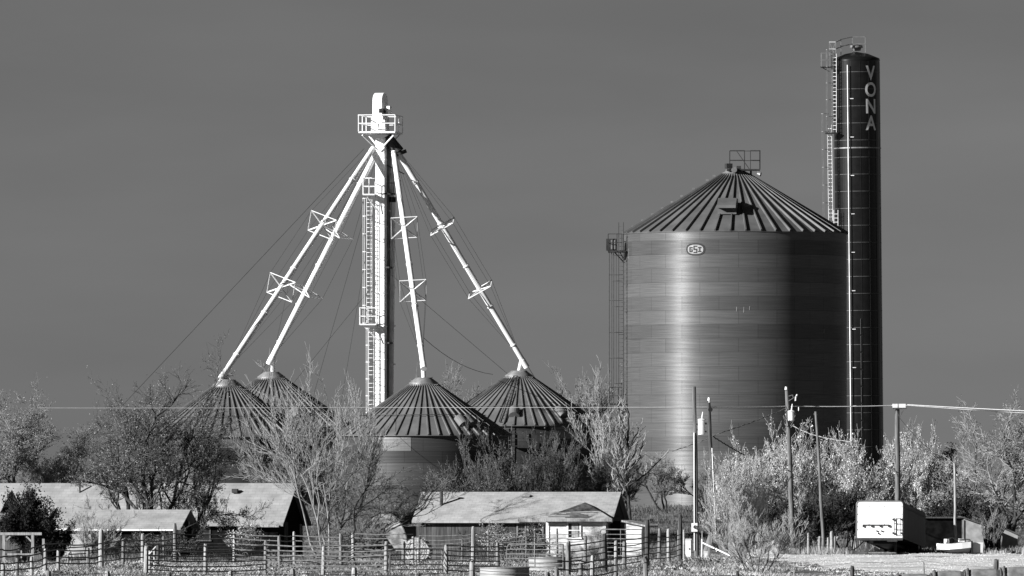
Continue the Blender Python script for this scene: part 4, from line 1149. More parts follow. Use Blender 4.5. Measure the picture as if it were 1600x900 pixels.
# gates
def gate(label, pxl, pxr, pyt, pyb, Y0, Y1_, nb, m, rounded='l'):
    A, B = gnd(pxl, Y0), gnd(pxr, Y1_)
    o = thing('pipe_gate', label, 'gate', A, 0, 'pipe gates')
    zt_ = PZ(pyt, Y0) - A.z; zb2 = PZ(pyb, Y0) - A.z
    v = B - A; v.z = 0; mb_ = MB(); r = .3
    u = v.normalized()
    arc = [u * (r - r * math.cos(q)) + Vector((0, 0, zt_ - r + r * math.sin(q))) for q in [math.pi / 2 * i / 5 for i in range(6)]]
    pts = [Vector((0, 0, zb2))] + arc + [v + Vector((0, 0, zt_)), v + Vector((0, 0, zb2))]
    mb_.poly(pts, .032, 6, True); mb_.build('gate_frame', M[m], o)
    bm_ = MB()
    for i in range(1, nb): bm_.tube(Vector((0, 0, zb2 + (zt_ - zb2) * i / nb - .03)), v + Vector((0, 0, zb2 + (zt_ - zb2) * i / nb - .03)), .024, n=5)
    bm_.tube(v * .5 + Vector((0, -.03, zb2)), v * .5 + Vector((0, -.03, zt_)), .026, n=5)
    bm_.build('gate_bar', M[m], o)
gate('pale pipe gate with rounded corner in the front fence by the round bale', 609, 691, 858, 897, 384, 386, 5, 'galv')
gate('tall rounded pipe gate in front of the white lean-to', 937, 1003, 827, 868, 452, 448, 6, 'rail')
gate('low dull pipe gate in front of the white house wing', 792, 880, 850, 886, 400, 396, 5, 'rail')
# leaning pipe frame among the posts
lf = thing('bent_pipe_frame', 'loose bent pipe hoop leaning in the left corral', 'pipe frame', gnd(268, 402))
m_ = MB(); m_.poly([(-.55, 0, .0), (-.1, 0, .6), (.1, .1, .95), (.25, .1, 1.0), (.38, .1, .8), (.4, .1, .25)], .025, 5); m_.build('hoop', M['rail'], lf)
lf = thing('feed_ladder', 'pale ladder-like rack propped beside a dark corral post', 'rack', gnd(240, 400))
m_ = MB(); ladder_pts(m_, (-.1, 0, 0), (-.1, .2, 1.0), (.5, .5, 0), .3, .22, .03); m_.tube((-.25, 0, .75), (.1, .1, 1.15), .03, n=5); m_.build('rack_frame', M['white_worn'], lf)

# ------------------------------------------------------------------ stock tanks, bales, clutter
def tank(label, pxl, pxr, Y, h):
    c = gnd((pxl + pxr) / 2, Y); r = (pxr - pxl) / 2 * Y / F
    o = thing('stock_tank', label, 'stock tank', c, 0, 'round galvanised stock tanks')
    MB().lathe([(r * .98, 0), (r, .05), (r, h)], 40).build('tank_wall', M['tank'], o, True)
    rim = MB(); rim.poly([(r * math.cos(2 * math.pi * k / 40), r * math.sin(2 * math.pi * k / 40), h) for k in range(40)], .03, 6, True); rim.build('rim', M['galv'], o)
    MB().lathe([(r * .97, h - .15), (.0001, h - .14)], 40).build('water_surface', M['glass'], o)
    bn = MB()
    for z in (.2, .4): bn.poly([((r + .005) * math.cos(2 * math.pi * k / 40), (r + .005) * math.sin(2 * math.pi * k / 40), z) for k in range(40)], .018, 5, True)
    bn.build('bead', M['galv'], o)
tank('nearest round steel stock tank, cut by the bottom edge', 750, 827, 345, .63)
tank('round stock tank just behind the nearest one', 826, 893, 404, .6)

def round_bale(name, label, c, r, Ln, rz, m, seed, group=None):
    o = thing(name, label, 'hay bale', c, rz, group); rnd = random.Random(seed)
    n = 28; rings = []; jit = .04 if group is None else .012
    for i in range(7):
        f = i / 6 - .5; e = 1 - (.06 if group is None else .13) * (abs(f) * 2) ** 4
        rings.append([Vector((f * Ln, r * e * rnd.uniform(1 - jit, 1 + jit) * math.cos(2 * math.pi * k / n), r * .96 + r * e * rnd.uniform(1 - jit, 1 + jit) * math.sin(2 * math.pi * k / n) * (1 if math.sin(2 * math.pi * k / n) > 0 else .96))) for k in range(n)])
    mb_ = MB(); vs = [v for q in rings for v in q]
    fs = [(i * n + k, i * n + (k + 1) % n, (i + 1) * n + (k + 1) % n, (i + 1) * n + k) for i in range(6) for k in range(n)]
    fs += [tuple(range(n - 1, -1, -1)), tuple(6 * n + k for k in range(n))]
    mb_.add(vs, fs); mb_.build('bale_body', m, o)
    if group:
        for fx_ in (-.46, .47):
            nb = MB()
            nb.poly([(fx_ * Ln, r * .985 * math.cos(2 * math.pi * k / 24), r * .96 + r * .985 * math.sin(2 * math.pi * k / 24)) for k in range(24)], .035, 6, True)
            nb.build('gap_shade_ring', M['wood_dark'], o)  # dark ring put in for the shade in the gaps between bales
    # rolled layers on both ends, and loose wisps
    for sg in (-1, 1):
        sp = MB()
        pts = []
        for k in range(150):
            t = k / 149; q = t * 2 * math.pi * 4.6; rr = r * (.1 + .86 * t) * (1 + .05 * math.sin(q * 3.3 + t * 9))
            pts.append((sg * (Ln / 2 + .01), rr * math.cos(q), r * .96 + rr * math.sin(q)))
        sp.poly(pts, .034, 4)
        sp.build('rolled_layer', M['straw'] if m is M['straw'] else m, o)
    wp = MB()
    for k in range(700):
        q = rnd.uniform(0, 2 * math.pi); x = rnd.uniform(-.5, .5) * Ln
        p = Vector((x, r * math.cos(q), r * .96 + r * math.sin(q)))
        if rnd.random() < .5: x = rnd.choice((-1, 1)) * Ln / 2; rr = r * math.sqrt(rnd.random()); p = Vector((x, rr * math.cos(q), r * .96 + rr * math.sin(q)))
        d = Vector((rnd.uniform(-1, 1), rnd.uniform(-1, 1), rnd.uniform(-1, .5))) * .17
        wp.tube(p, p + d, .016, .006, 3)
    if not group: wp.build('loose_straw', m, o)
    return o
c = gnd(653, 494); round_bale('hay_bale', 'pale shaggy round hay bale with rolled end, before the farm house', c, .72, 1.2, R(82), M['straw'], 3)
labs = ['leftmost low round bale in the row along the lower right edge', 'second bale from the left in the lower right row', 'bale before the last stake, in the lower right row',
        'bale right behind the dark stake at the lower right', 'right edge bale of the lower right row']
xs_ = [1400, 1457, 1509, 1566, 1622]
for i in range(5):
    wdt = (xs_[i + 1] - xs_[i]) if i < 4 else 58
    Yb = 290; x = PX(xs_[i] + wdt / 2, Yb); topy = (896, 891, 888, 885, 883)[i]
    zt2 = PZ(topy, Yb); c = Vector((x, Yb, g(x, Yb))); r = max(.5, (zt2 - c.z) / 1.97)
    round_bale('row_bale', labs[i], c, r, wdt * Yb / F - .04, R(3 - i * 1.5), M['straw_b'], 20 + i, 'round bales in the lower right row')
# white chest, boards and bits by the poles
ch = thing('white_chest', 'upright white cabinet by the mesh panel, left of the straight pole', 'cabinet', gnd(1075, 496))
MB().box((0, 0, .55), (.3, .4, 1.1)).build('body', M['white'], ch); MB().box((0, 0, 1.13), (.36, .46, .06)).build('lid', M['white_worn'], ch); MB().box((.06, -.21, .6), (.05, .03, .08)).build('handle', M['black'], ch)
ps = thing('white_stake', 'slim white stake between the two meter poles', 'post', gnd(1096.5, 492)); MB().tube((0, 0, -.1), (.02, 0, 1.05), .05, .045, 8).build('shaft', M['white_worn'], ps); MB().tube((.02, 0, 1.05), (.02, 0, 1.5), .03, .02, 6).build('tip', M['wood_pale'], ps)
bd_ = thing('fallen_board', 'white board slanting down to the ground past the leaning pole', 'board', gnd(1098, 490)); a = P(1098, 848, 490) - gnd(1098, 490); b = P(1141, 868, 488) - gnd(1098, 490); MB().tube(a, b, .045, n=4).build('plank', M['white_worn'], bd_)
for i, (x0_, y0_, x1_, y1_, lb) in enumerate(((1105, 866, 1112, 838, 'grey plank leaning right, beside the white stake'), (1098, 862, 1110, 833, 'upper grey plank propped in the junk pile'), (1132, 866, 1119, 842, 'grey plank leaning left against the leaning pole'), (1126, 838, 1140, 830, 'weathered plank lying on top of the brush heap'))):
    Yq = 505 + i; bb = gnd(x0_, Yq); o = thing('loose_plank', lb, 'plank', bb, 0, 'planks propped by the poles'); MB().tube((0, 0, 0), P(x1_, y1_, Yq) - bb, .11, n=4).build('board', M['wood_pale'] if i == 1 else M['wood'], o)
bk = thing('white_block', 'small white block at the foot of the white stake', 'block', gnd(1103, 491)); mb_ = MB(); mb_.box((0, 0, .16), (.17, .2, .32)); mb_.box((0, 0, .34), (.2, .24, .05)); mb_.build('block_body', M['white_worn'], bk)
def rock(label, px, Y, w_, h_, d_, seed, m='stone', name='pale_boulder', cat='boulder'):
    import bmesh
    bm = bmesh.new(); bmesh.ops.create_icosphere(bm, subdivisions=3, radius=1); rnd = random.Random(seed)
    off = [rnd.uniform(0, 6) for _ in range(6)]
    for v in bm.verts:
        q = v.co; k = 1 + .16 * math.sin(q.x * 3 + off[0]) + .12 * math.sin(q.z * 4 + off[1]) + .1 * math.sin(q.y * 5 + off[2]) + .05 * math.sin(q.x * 9 + q.z * 7 + off[3])
        v.co = Vector((q.x * k * w_ / 2, q.y * k * d_ / 2, q.z * k * h_ / 2 + h_ * .4))
    me = bpy.data.meshes.new(name); bm.to_mesh(me); bm.free(); me.materials.append(M[m])
    o = bpy.data.objects.new(name, me); COL.objects.link(o); o.location = gnd(px, Y); tag(o, label, cat)
rock('larger pale boulder behind the wispy bush, left of the tall pole', 1212, 515, 1.4, .85, 1.0, 1)
rock('smaller pale boulder left of the large one in the weeds', 1189, 512, .55, .4, .5, 2)
rock('white rounded stone in the brush right of the leaning pole', 1142, 520, .3, .85, .3, 5)

# ------------------------------------------------------------------ trees
def gen(seed, levels=5, stems=1, spread=.3, kids=4, ang=.75, trop=.12, wob=.16, lratio=.66, L0=3.0, start=.35, stem_kids=None, hmax=None):
    rnd = random.Random(seed); segs = []
    def rot(d, a):
        q = Vector((rnd.gauss(0, 1), rnd.gauss(0, 1), rnd.gauss(0, 1))); q = q - d * q.dot(d)
        if q.length < 1e-4: q = Vector((1, 0, 0))
        return (d * math.cos(a) + q.normalized() * math.sin(a)).normalized()
    def grow(p, d, L, lev, r):
        n = 5 if lev == 0 else 4 if lev < levels - 1 else 3
        nk = kids if lev else (stem_kids or kids)
        ks = sorted(rnd.uniform(start if lev == 0 else .15, 1.0) for _ in range(nk)); ki = 0
        for i in range(n):
            d = (d + Vector((rnd.gauss(0, wob), rnd.gauss(0, wob), rnd.gauss(0, wob) + trop))).normalized()
            q = p + d * (L / n); r1 = r * (1 - .42 * (i + 1) / n) if i == n - 1 or True else r
            ra = r * (1 - .42 * i / n)
            segs.append((p.x, p.y, p.z, q.x, q.y, q.z, ra, r1, lev))
            if lev < levels - 1:
                while ki < nk and ks[ki] <= (i + 1) / n:
                    grow(p.lerp(q, rnd.random()), rot(d, ang * rnd.uniform(.5, 1.3)), L * lratio * rnd.uniform(.65, 1.15) * (1 - .3 * ks[ki]), lev + 1, r1 * rnd.uniform(.55, .82)); ki += 1
            p = q
        if lev < levels - 1:
            grow(p, rot(d, ang * .4), L * lratio * rnd.uniform(.7, 1.1), lev + 1, r * .55)
    for s in range(stems):
        a = 2 * math.pi * (s + rnd.random()) / stems
        t = spread * rnd.uniform(.4, 1.2)
        d = Vector((math.cos(a) * math.sin(t), math.sin(a) * math.sin(t), math.cos(t)))
        grow(Vector((math.cos(a) * .05 * stems, math.sin(a) * .05 * stems, 0)), d, L0 * rnd.uniform(.8, 1.15), 0, 1.0 * rnd.uniform(.6, 1))
    return np.array(segs)

def np_tubes(p0, p1, r0, r1, k):
    d = p1 - p0; d /= np.maximum(np.linalg.norm(d, axis=1, keepdims=True), 1e-9)
    ref = np.where(np.abs(d[:, 2:3]) < .9, np.array([[0, 0, 1.0]]), np.array([[1.0, 0, 0]]))
    u = np.cross(d, ref); u /= np.linalg.norm(u, axis=1, keepdims=True); v = np.cross(d, u)
    t = 2 * np.pi * np.arange(k) / k
    ring = u[:, None] * np.cos(t)[None, :, None] + v[:, None] * np.sin(t)[None, :, None]
    vs = np.concatenate([p0[:, None] + ring * r0[:, None, None], p1[:, None] + ring * r1[:, None, None]], 1).reshape(-1, 3)
    n = len(p0); b = (np.arange(n) * 2 * k)[:, None]
    j = np.arange(k); jn = (j + 1) % k
    fs = np.stack([b + j, b + jn, b + k + jn, b + k + j], -1).reshape(-1, 4)
    return vs, fs

def np_mesh(name, chunks, m, parent=None, smooth=False):
    off = 0; V = []; Fq = []
    for vs, fs in chunks:
        V.append(vs); Fq.append(fs + off); off += len(vs)
    V = np.concatenate(V); Fq = np.concatenate(Fq)
    me = bpy.data.meshes.new(name)
    me.vertices.add(len(V)); me.vertices.foreach_set('co', V.astype(np.float32).ravel())
    nf = len(Fq); k = Fq.shape[1]
    me.loops.add(nf * k); me.loops.foreach_set('vertex_index', Fq.astype(np.int32).ravel())
    me.polygons.add(nf); me.polygons.foreach_set('loop_start', np.arange(0, nf * k, k, dtype=np.int32))
    if smooth: me.polygons.foreach_set('use_smooth', np.ones(nf, bool))
    me.update(calc_edges=True); me.validate()
    me.materials.append(m)
    o = bpy.data.objects.new(name, me); COL.objects.link(o)
    if parent: o.parent = parent
    return o

def leaf_quads(rng, pts, n, size, spread, up=0.0):
    pts = pts[rng.choice(len(pts), max(20, len(pts) // 4), replace=False)]     # leaves sit in clumps
    idx = rng.integers(0, len(pts), n)
    c = pts[idx] + rng.normal(0, spread, (n, 3))
    a = rng.normal(0, 1, (n, 3)); a[:, 2] += up; a /= np.linalg.norm(a, axis=1, keepdims=True)
    b = np.cross(a, rng.normal(0, 1, (n, 3))); b /= np.maximum(np.linalg.norm(b, axis=1, keepdims=True), 1e-6)
    s = size * rng.uniform(.5, 1.3, (n, 1))
    vs = np.stack([c - a * s, c + b * s * .45, c + a * s, c - b * s * .45], 1).reshape(-1, 3)
    fs = np.arange(n * 4).reshape(-1, 4)
    return vs, fs

def tree(name, label, cat, px, Y, W, H, seed, trunk_r=.2, twig=.011, bark='bark_dark', twm='twig_dark', leaves=0, leaf='leaf_pale', lsize=.08, lspread=.12, lup=0.0,
         cx=None, group='bare winter trees', thick=2, zoff=0, depth=None, tmin=None, **kw):
    # W, H in photo pixels at Y; cx = the crown's middle in the photo
    b = gnd(px, Y); b.z += zoff
    o = thing(name, label, cat, b, 0, group)
    sg = gen(seed, **kw)
    p0, p1 = sg[:, 0:3].copy(), sg[:, 3:6].copy(); r0, r1, lev = sg[:, 6], sg[:, 7], sg[:, 8]
    wm, hm = W * Y / F, H * Y / F
    lo = np.percentile(p1, 1, axis=0); hi = np.percentile(p1, 99, axis=0)
    sx = wm / max(hi[0] - lo[0], .1); sz = hm / max(np.percentile(p1[:, 2], 99.2), .1); sy = (depth or wm * .8) / max(hi[1] - lo[1], .1)
    for q in (p0, p1):
        q[:, 0] *= sx; q[:, 1] *= sy; q[:, 2] *= sz
        # slide the crown over so that it sits where the photo has it
        if cx is not None:
            mid = (lo[0] + hi[0]) / 2 * sx; want = PX(cx, Y) - b.x
            q[:, 0] += (want - mid) * np.clip(q[:, 2] / hm * 1.6, 0, 1)
        q[:, 2] = np.maximum(q[:, 2], -.1)
    r0 = np.maximum(r0 * trunk_r, tmin or twig); r1 = np.maximum(r1 * trunk_r, (tmin or twig) * .8)
    a = lev < thick; t_ = ~a
    np_mesh('trunk', [np_tubes(p0[a], p1[a], r0[a], r1[a], 6)], M[bark], o, True)
    if leaves:
        ends = lev >= lev.max() - 1
        tw_o = np_mesh('twigs', [np_tubes(p0[t_], p1[t_], r0[t_], r1[t_], 3)], M[twm], o)
        rng = np.random.default_rng(seed)
        np_mesh('crown', [leaf_quads(rng, np.concatenate([p1[ends], (p0[ends] + p1[ends]) / 2]), leaves, lsize, lspread, lup)], M[leaf], o)
    else:
        np_mesh('crown', [np_tubes(p0[t_], p1[t_], r0[t_], r1[t_], 3)], M[twm], o)
    return o

def hpx(Y, topy, px):     # height in photo pixels from the ground to topy
    return (gnd(px, Y).z - CAMZ) * -F / Y + HOR - topy if False else (HOR - (gnd(px, Y).z - CAMZ) * F / Y) - topy

def T_(name, label, cat, px, Y, topy, W, seed, **kw):
    return tree(name, label, cat, px, Y, W, hpx(Y, topy, px), seed, **kw)

# left mass behind the houses
T_('bare_tree', 'hazy grey tree at the far left edge, above the long roof', 'tree', 12, 600, 622, 190, 11, bark='bark_dark', twm='twig_mid', leaves=15000, leaf='leaf_soft', lsize=.055, lspread=.2, levels=6, kids=4, stems=3, spread=.5, trunk_r=.14, ang=.75, start=.2)
T_('bare_tree', 'dark limbed hazy tree second from the left edge', 'tree', 92, 606, 634, 170, 12, bark='bark_dark', twm='twig_mid', leaves=9000, leaf='leaf_mid', lsize=.055, lspread=.2, levels=6, kids=4, stems=3, spread=.5, trunk_r=.15, ang=.75, start=.2)
# big dark tree
T_('dark_limbed_tree', 'big spreading dark limbed tree with pale leaf clumps behind the low shed', 'tree', 240, 543, 586, 235, 27, bark='bark_dark', twm='twig_dark', leaves=16000, leaf='leaf_soft', lsize=.05, lspread=.16, levels=6, kids=4, stems=4, spread=.5, trunk_r=.22, ang=.7, trop=.06, wob=.22, lratio=.7, thick=3, cx=238, start=.3)
T_('dark_limbed_tree', 'low dark branches reaching right across the leftmost bin', 'tree', 282, 545, 676, 150, 31, bark='bark_dark', twm='twig_dark', leaves=7000, leaf='leaf_soft', lsize=.055, levels=6, kids=4, stems=2, spread=.7, trunk_r=.15, ang=.75, trop=.03, wob=.22, cx=322, start=.25)
# pale multi-stem trees
T_('pale_bare_tree', 'tall pale bare tree with upright stems right of the black gable', 'tree', 506, 526, 572, 165, 44, bark='bark_pale', twm='twig_pale', levels=5, kids=4, stems=4, spread=.25, trunk_r=.085, ang=.5, trop=.1, wob=.17, twig=.009, cx=466, start=.4, thick=3)
T_('bare_tree', 'bare tree leaning right before the nearest bin, limbs dark', 'tree', 528, 530, 650, 250, 43, bark='bark_dark', twm='twig_mid', levels=6, kids=3, stems=6, spread=.5, trunk_r=.085, ang=.6, trop=.05, wob=.2, twig=.010, cx=590, thick=3, start=.25)
T_('bare_tree', 'thin grey bare tree between the two left bins and the long house', 'tree', 432, 575, 640, 120, 47, bark='bark_mid', twm='twig_mid', levels=5, kids=5, stems=3, spread=.35, trunk_r=.1, ang=.6, trop=.1, cx=425)
T_('pale_bare_tree', 'pale bare sapling rising beside the ladder cage of the tower', 'tree', 548, 600, 600, 80, 49, bark='bark_mid', twm='twig_pale', levels=5, kids=4, stems=3, spread=.25, trunk_r=.08, ang=.5, trop=.15, cx=560)
# behind the farm house
for i, (px, topy, W, lb) in enumerate(((760, 690, 130, 'dark twiggy bush before the nearest bin, left behind the farm house'), (835, 678, 140, 'dark twiggy bush in the middle behind the farm house roof'), (895, 700, 110, 'dark twiggy bush behind the right end of the farm house'))):
    T_('dark_bush', lb, 'bush', px, 578 + i * 4, topy, W, 60 + i, bark='bark_dark', twm='twig_dark', leaves=3800, leaf='leaf_mid', lsize=.055, lspread=.12, levels=5, kids=5, stems=6, spread=.7, trunk_r=.06, ang=.6, trop=.1, L0=2.2, group='bushes')
T_('pale_bare_tree', 'pale bare thicket beside the side ladder of the huge bin', 'tree', 950, 600, 600, 100, 71, bark='bark_pale', twm='twig_pale', levels=5, kids=4, stems=5, spread=.28, trunk_r=.07, ang=.55, trop=.12, wob=.2, cx=945, twig=.014)
T_('dead_tree', 'dark trunked dead tree in front of the huge bin, right of the farm house', 'tree', 990, 580, 625, 85, 75, bark='bark_dark', twm='twig_pale', levels=5, kids=4, stems=1, spread=.03, trunk_r=.15, ang=.8, trop=.28, wob=.1, cx=998, L0=6, start=.3, stem_kids=18, lratio=.34)
T_('bare_tree', 'low bare tree at the foot of the huge bin, left of the poles', 'tree', 1040, 612, 705, 100, 77, bark='bark_dark', twm='twig_mid', levels=5, kids=5, stems=3, spread=.5, trunk_r=.09, ang=.65)
T_('bare_tree', 'small bare tree behind the two meter poles', 'tree', 1100, 612, 722, 90, 79, bark='bark_dark', twm='twig_mid', levels=5, kids=5, stems=3, spread=.5, trunk_r=.09, ang=.65)
T_('bare_tree', 'dark bare bush standing right of the dead tree trunk', 'tree', 965, 588, 720, 80, 81, bark='bark_dark', twm='twig_dark', levels=5, kids=5, stems=3, spread=.5, trunk_r=.08, ang=.65)
# far treetops
far = [(735, 578, 110, 'far hazy treetops between the two right bins'), (880, 583, 110, 'far hazy treetops right of the ladder bin'), (925, 600, 80, 'far treetop touching the huge bin platform'), (690, 598, 70, 'far low treetop just right of the nearest bin cap'), (585, 640, 80, 'far treetop behind the foot of the tower')]
for i, (px, topy, W, lb) in enumerate(far):
    T_('far_tree', lb, 'tree', px, 800 + 6 * i, topy, W, 90 + i, bark='bark_mid', twm='twig_mid', leaves=1500, leaf='leaf_mid', lsize=.1, levels=5, kids=5, stems=2, spread=.3, trunk_r=.14, ang=.6, twig=.016, group='far trees')
# pale leafy shrubs
shr = [(1170, 706, 110, 'pale leafed shrub left of the tall transformer pole'), (1225, 690, 120, 'pale leafed shrub right behind the tall transformer pole'), (1290, 684, 130, 'pale leafed shrub behind the thin bare pole'), (1350, 690, 120, 'pale leafed shrub standing above the trailer nose'), (1425, 684, 100, 'pale leafed shrub around the crossarm pole'), (1465, 730, 90, 'lower pale leafed shrub right above the trailer roof')]
for i, (px, topy, W, lb) in enumerate(shr):
    T_('leafy_shrub', lb, 'shrub', px, 556 + (i % 3) * 7, topy, W, 110 + i, bark='bark_pale', twm='twig_pale', leaves=17000, leaf='leaf_pale', lsize=.055, lspread=.09, lup=1.8, levels=5, kids=5, stems=9, spread=.42, trunk_r=.05, ang=.42, trop=.16, wob=.12, L0=2.6, start=.2, group='pale leafy shrubs')
# dark undergrowth under the shrubs
for i, (px, topy, W, lb) in enumerate(((1250, 770, 130, 'dark tangled undergrowth behind the old grey posts'), (1320, 765, 120, 'dark tangled undergrowth left of the trailer'), (1460, 770, 100, 'dark tangled undergrowth above the board shed'))):
    T_('dark_bush', lb, 'bush', px, 545 + i * 3, topy, W, 130 + i, bark='bark_dark', twm='twig_dark', leaves=6500, leaf='needle', lsize=.09, lspread=.2, levels=5, kids=5, stems=7, spread=.6, trunk_r=.05, ang=.6, L0=2.0, group='bushes')
T_('conifer', 'dark conifer top left of the right edge tree', 'tree', 1486, 575, 700, 50, 141, bark='bark_dark', twm='twig_dark', leaves=5000, leaf='needle', lsize=.09, lspread=.15, levels=4, kids=7, stems=1, spread=.03, trunk_r=.12, ang=1.1, trop=.06, L0=6, stem_kids=22, lratio=.25, start=.05, group='conifers')
# right edge tree
T_('hazy_tree', 'large pale hazy tree at the right edge', 'tree', 1585, 552, 640, 210, 151, bark='bark_dark', twm='twig_pale', leaves=8500, leaf='leaf_soft', lsize=.06, lspread=.15, levels=6, kids=4, stems=3, spread=.5, trunk_r=.16, ang=.65, trop=.07, cx=1582)
T_('hazy_tree', 'smaller hazy bush below the right edge tree', 'bush', 1530, 558, 730, 120, 153, bark='bark_dark', twm='twig_mid', leaves=3500, leaf='leaf_mid', lsize=.07, levels=5, kids=5, stems=4, spread=.6, trunk_r=.08, ang=.65)
# wispy bush in front
T_('wispy_bush', 'nearest wispy grey bush at the bottom, left of the pale track', 'bush', 1182, 398, 780, 150, 161, bark='bark_dark', twm='twig_wisp', levels=5, kids=4, stems=8, spread=.8, trunk_r=.028, twig=.007, ang=.45, trop=.12, L0=1.6, start=.2, group='wispy bushes', tmin=.006)
T_('wispy_bush', 'taller feathery grey bush behind the nearest wispy one', 'bush', 1155, 500, 722, 100, 163, bark='bark_pale', twm='twig_wisp', leaves=2500, leaf='leaf_pale', lsize=.045, levels=5, kids=5, stems=8, spread=.35, trunk_r=.035, twig=.008, ang=.4, trop=.2, L0=2.4, group='wispy bushes', tmin=.008)
# small shrubs round the yard
T_('wispy_bush', 'pale bare sapling before the low shed front', 'bush', 135, 480, 795, 95, 171, bark='bark_mid', twm='twig_pale', levels=5, kids=4, stems=4, spread=.4, trunk_r=.03, twig=.008, ang=.5, trop=.15, group='wispy bushes')
T_('vine_bush', 'pale leafy vine bush against the farm house boards', 'bush', 785, 529, 820, 90, 173, bark='bark_mid', twm='twig_mid', leaves=2800, leaf='leaf_pale', lsize=.045, levels=4, kids=6, stems=7, spread=.6, trunk_r=.03, L0=1.2, group='bushes')
T_('vine_bush', 'pale leafy vine bush under the farm house windows', 'bush', 832, 530, 838, 60, 174, bark='bark_mid', twm='twig_mid', leaves=2800, leaf='leaf_pale', lsize=.045, levels=4, kids=6, stems=7, spread=.6, trunk_r=.03, L0=1.2, group='bushes')
T_('vine_bush', 'small leafy bush against the long house wall', 'bush', 388, 538, 815, 60, 175, bark='bark_mid', twm='twig_mid', leaves=1300, leaf='leaf_pale', lsize=.05, levels=4, kids=6, stems=5, spread=.6, trunk_r=.03, L0=1.2, group='bushes')
T_('vine_bush', 'dark shrub along the low shed wall behind the corral posts', 'bush', 235, 520, 828, 130, 176, bark='bark_dark', twm='twig_dark', leaves=2600, leaf='leaf_mid', lsize=.05, levels=4, kids=6, stems=7, spread=.8, trunk_r=.03, L0=1.2, group='bushes')
T_('vine_bush', 'grey weeds bush beside the arched shed', 'bush', 560, 520, 815, 90, 177, bark='bark_mid', twm='twig_mid', levels=4, kids=6, stems=8, spread=.5, trunk_r=.03, L0=1.2, group='bushes')
T_('vine_bush', 'dark brush heap right of the leaning pole', 'bush', 1140, 530, 836, 80, 178, bark='bark_dark', twm='twig_dark', leaves=1200, leaf='leaf_mid', lsize=.05, levels=4, kids=6, stems=8, spread=.8, trunk_r=.03, L0=1.2, group='bushes')
T_('brush_stump', 'shaggy dark brush stump between the two pale hut walls', 'stump', 1553, 535, 800, 36, 181, bark='bark_dark', twm='twig_mid', levels=4, kids=5, stems=9, spread=.12, trunk_r=.12, ang=.25, trop=.2, L0=2, group='bushes')
T_('juniper', 'black juniper at the left behind the timber frame', 'tree', 42, 496, 768, 76, 191, bark='bark_dark', twm='twig_dark', leaves=26000, leaf='needle', lsize=.08, lspread=.13, levels=4, kids=7, stems=5, spread=.35, trunk_r=.09, ang=.6, trop=.15, L0=2.4, start=.05, group='conifers')
T_('juniper', 'low black evergreen beside the timber frame post', 'tree', 82, 500, 818, 50, 193, bark='bark_dark', twm='twig_dark', leaves=14000, leaf='needle', lsize=.08, lspread=.12, levels=4, kids=7, stems=5, spread=.35, trunk_r=.06, ang=.6, trop=.15, L0=2, start=.05, group='conifers')
T_('juniper', 'small black evergreen behind the stovepipe', 'tree', 722, 572, 752, 60, 195, bark='bark_dark', twm='twig_dark', leaves=9000, leaf='needle', lsize=.08, lspread=.12, levels=4, kids=7, stems=5, spread=.5, trunk_r=.06, ang=.6, trop=.1, L0=2, start=.05, group='conifers')

# far brush that closes the horizon: nobody could count it
def far_brush():
    rng = np.random.default_rng(5); n = 26000
    x = rng.uniform(-75, 75, n); y = rng.uniform(860, 990, n)
    hgt = 2.6 + 1.6 * np.sin(x * .21) + 1.2 * np.sin(x * .57 + 1) + .8 * np.sin(x * 1.3)
    hgt = np.clip(hgt, 1.2, 6)
    z = gz(x, y)
    h = hgt * rng.uniform(.3, 1, n)
    p0 = np.stack([x, y, z], 1); p1 = np.stack([x + rng.normal(0, .4, n) * h * .4, y, z + h], 1)
    ch = [np_tubes(p0, p1, np.full(n, .03), np.full(n, .01), 3)]
    o = np_mesh('far_brush', ch, M['twig_mid'])
    tag(o, 'low grey brush along the far field edge', 'brush', kind='stuff')
far_brush()

def grass(name, label, m, n, area, hmin, hmax, seed, wd=.018, lean=.35):
    rng = np.random.default_rng(seed)
    X, Y = area(rng, n)
    n = len(X); Z = gz(X, Y)
    k = 5
    x = np.repeat(X, k) + rng.normal(0, .07, n * k); y = np.repeat(Y, k) + rng.normal(0, .07, n * k); z = np.repeat(Z, k)
    h = rng.uniform(hmin, hmax, n * k) * np.repeat(rng.uniform(.5, 1.2, n), k)
    a = rng.uniform(0, 2 * np.pi, n * k); ww = wd * rng.uniform(.6, 1.4, n * k)
    lx, ly = rng.normal(0, lean, n * k) * h, rng.normal(0, lean, n * k) * h
    dx, dy = np.cos(a) * ww, np.sin(a) * ww
    v = np.stack([np.stack([x - dx, y - dy, z - .02], -1), np.stack([x + dx, y + dy, z - .02], -1), np.stack([x + dx * .3 + lx, y + dy * .3 + ly, z + h], -1), np.stack([x - dx * .3 + lx, y - dy * .3 + ly, z + h], -1)], 1).reshape(-1, 3)
    o = np_mesh(name, [(v, np.arange(len(v)).reshape(-1, 4))], M[m])
    tag(o, label, 'grass', kind='stuff')
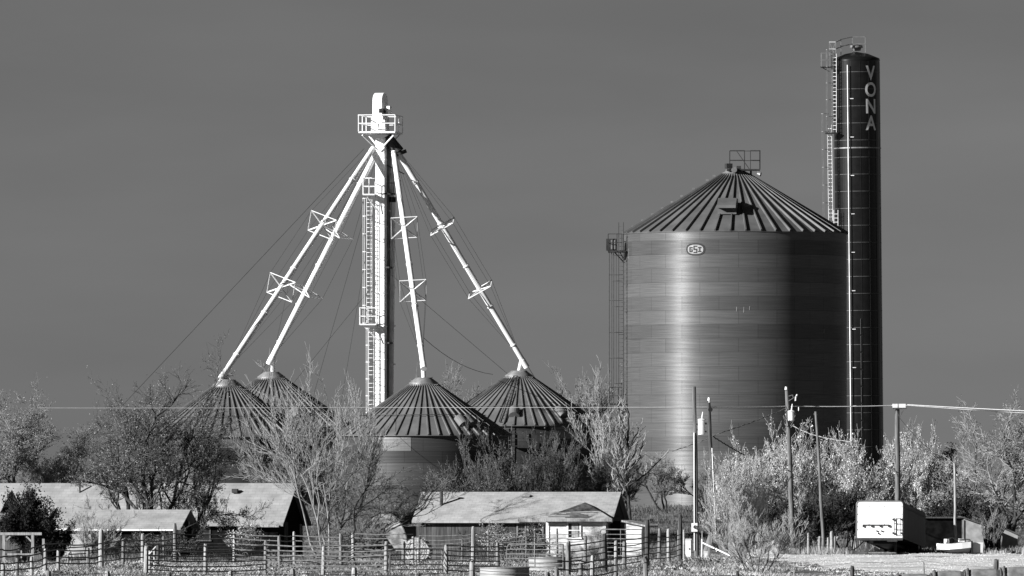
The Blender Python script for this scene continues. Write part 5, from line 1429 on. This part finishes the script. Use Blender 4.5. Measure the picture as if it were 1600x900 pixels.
def yard(rng, n):
    y = rng.uniform(300, 520, n); x = rng.uniform(-.0605, .0605, n) * y
    keep = (np.sin(x * 1.1 + y * .07) + np.sin(x * .37 - y * .13) + rng.normal(0, .6, n) > -.2) & ~((x > 13.2) & (y > 316)) & ~((x > 9) & (y < 332))
    return x[keep], y[keep]
grass('yard_grass', 'dry grass and straw litter in the corral yard', 'grass', 42000, yard, .04, .2, 1, lean=.8)
def bank(rng, n):
    y = rng.uniform(566, 640, n); x = rng.uniform(-.06, .06, n) * y
    return x, y
grass('bank_grass', 'grey grass on the bank behind the houses', 'grass_dark', 26000, bank, .08, .35, 2)
def weeds(rng, n):
    y = rng.uniform(516, 540, n); x = rng.uniform(13.5, 31, n)
    k = (np.sin(x * 2.1) + rng.normal(0, .7, n) > .1) & ~((x > 19.6) & (x < 27.5) & (y < 530))
    return x[k], y[k]
grass('weeds', 'tall dry weeds round the trailer and old posts', 'grass', 9000, weeds, .08, .42, 3, lean=.25)
def verge(rng, n):
    y = rng.uniform(318, 519, n); x = rng.uniform(13.5, 31, n)
    return x, y
grass('track_grass', 'short bleached grass stubble on the pale track', 'track', 14000, verge, .02, .06, 4, lean=.6)

def litter_area(rng, n):
    cx = rng.uniform(-26, 14, 260); cy = rng.uniform(378, 505, 260)
    i = rng.integers(0, 260, n)
    x = cx[i] + rng.normal(0, .7, n); y = cy[i] + rng.normal(0, 2.5, n)
    k = (np.abs(x) < .06 * y) & ~((x > 12.5) & (y > 300))
    return x[k], y[k]
grass('straw_litter', 'pale straw strewn in clumps over the corral ground', 'litter', 4500, litter_area, .03, .12, 9, wd=.03, lean=1.3)
def dark_weeds(rng, n):
    y = rng.uniform(505, 528, n); x = rng.uniform(-.06, .016, n) * y
    k = np.sin(x * 1.7) + np.sin(x * .6 + 2) + rng.normal(0, .6, n) > .2
    return x[k], y[k]
grass('wall_weeds', 'dark dead weeds along the foot of the farm buildings', 'grass_dark', 5000, dark_weeds, .1, .55, 10, lean=.3)
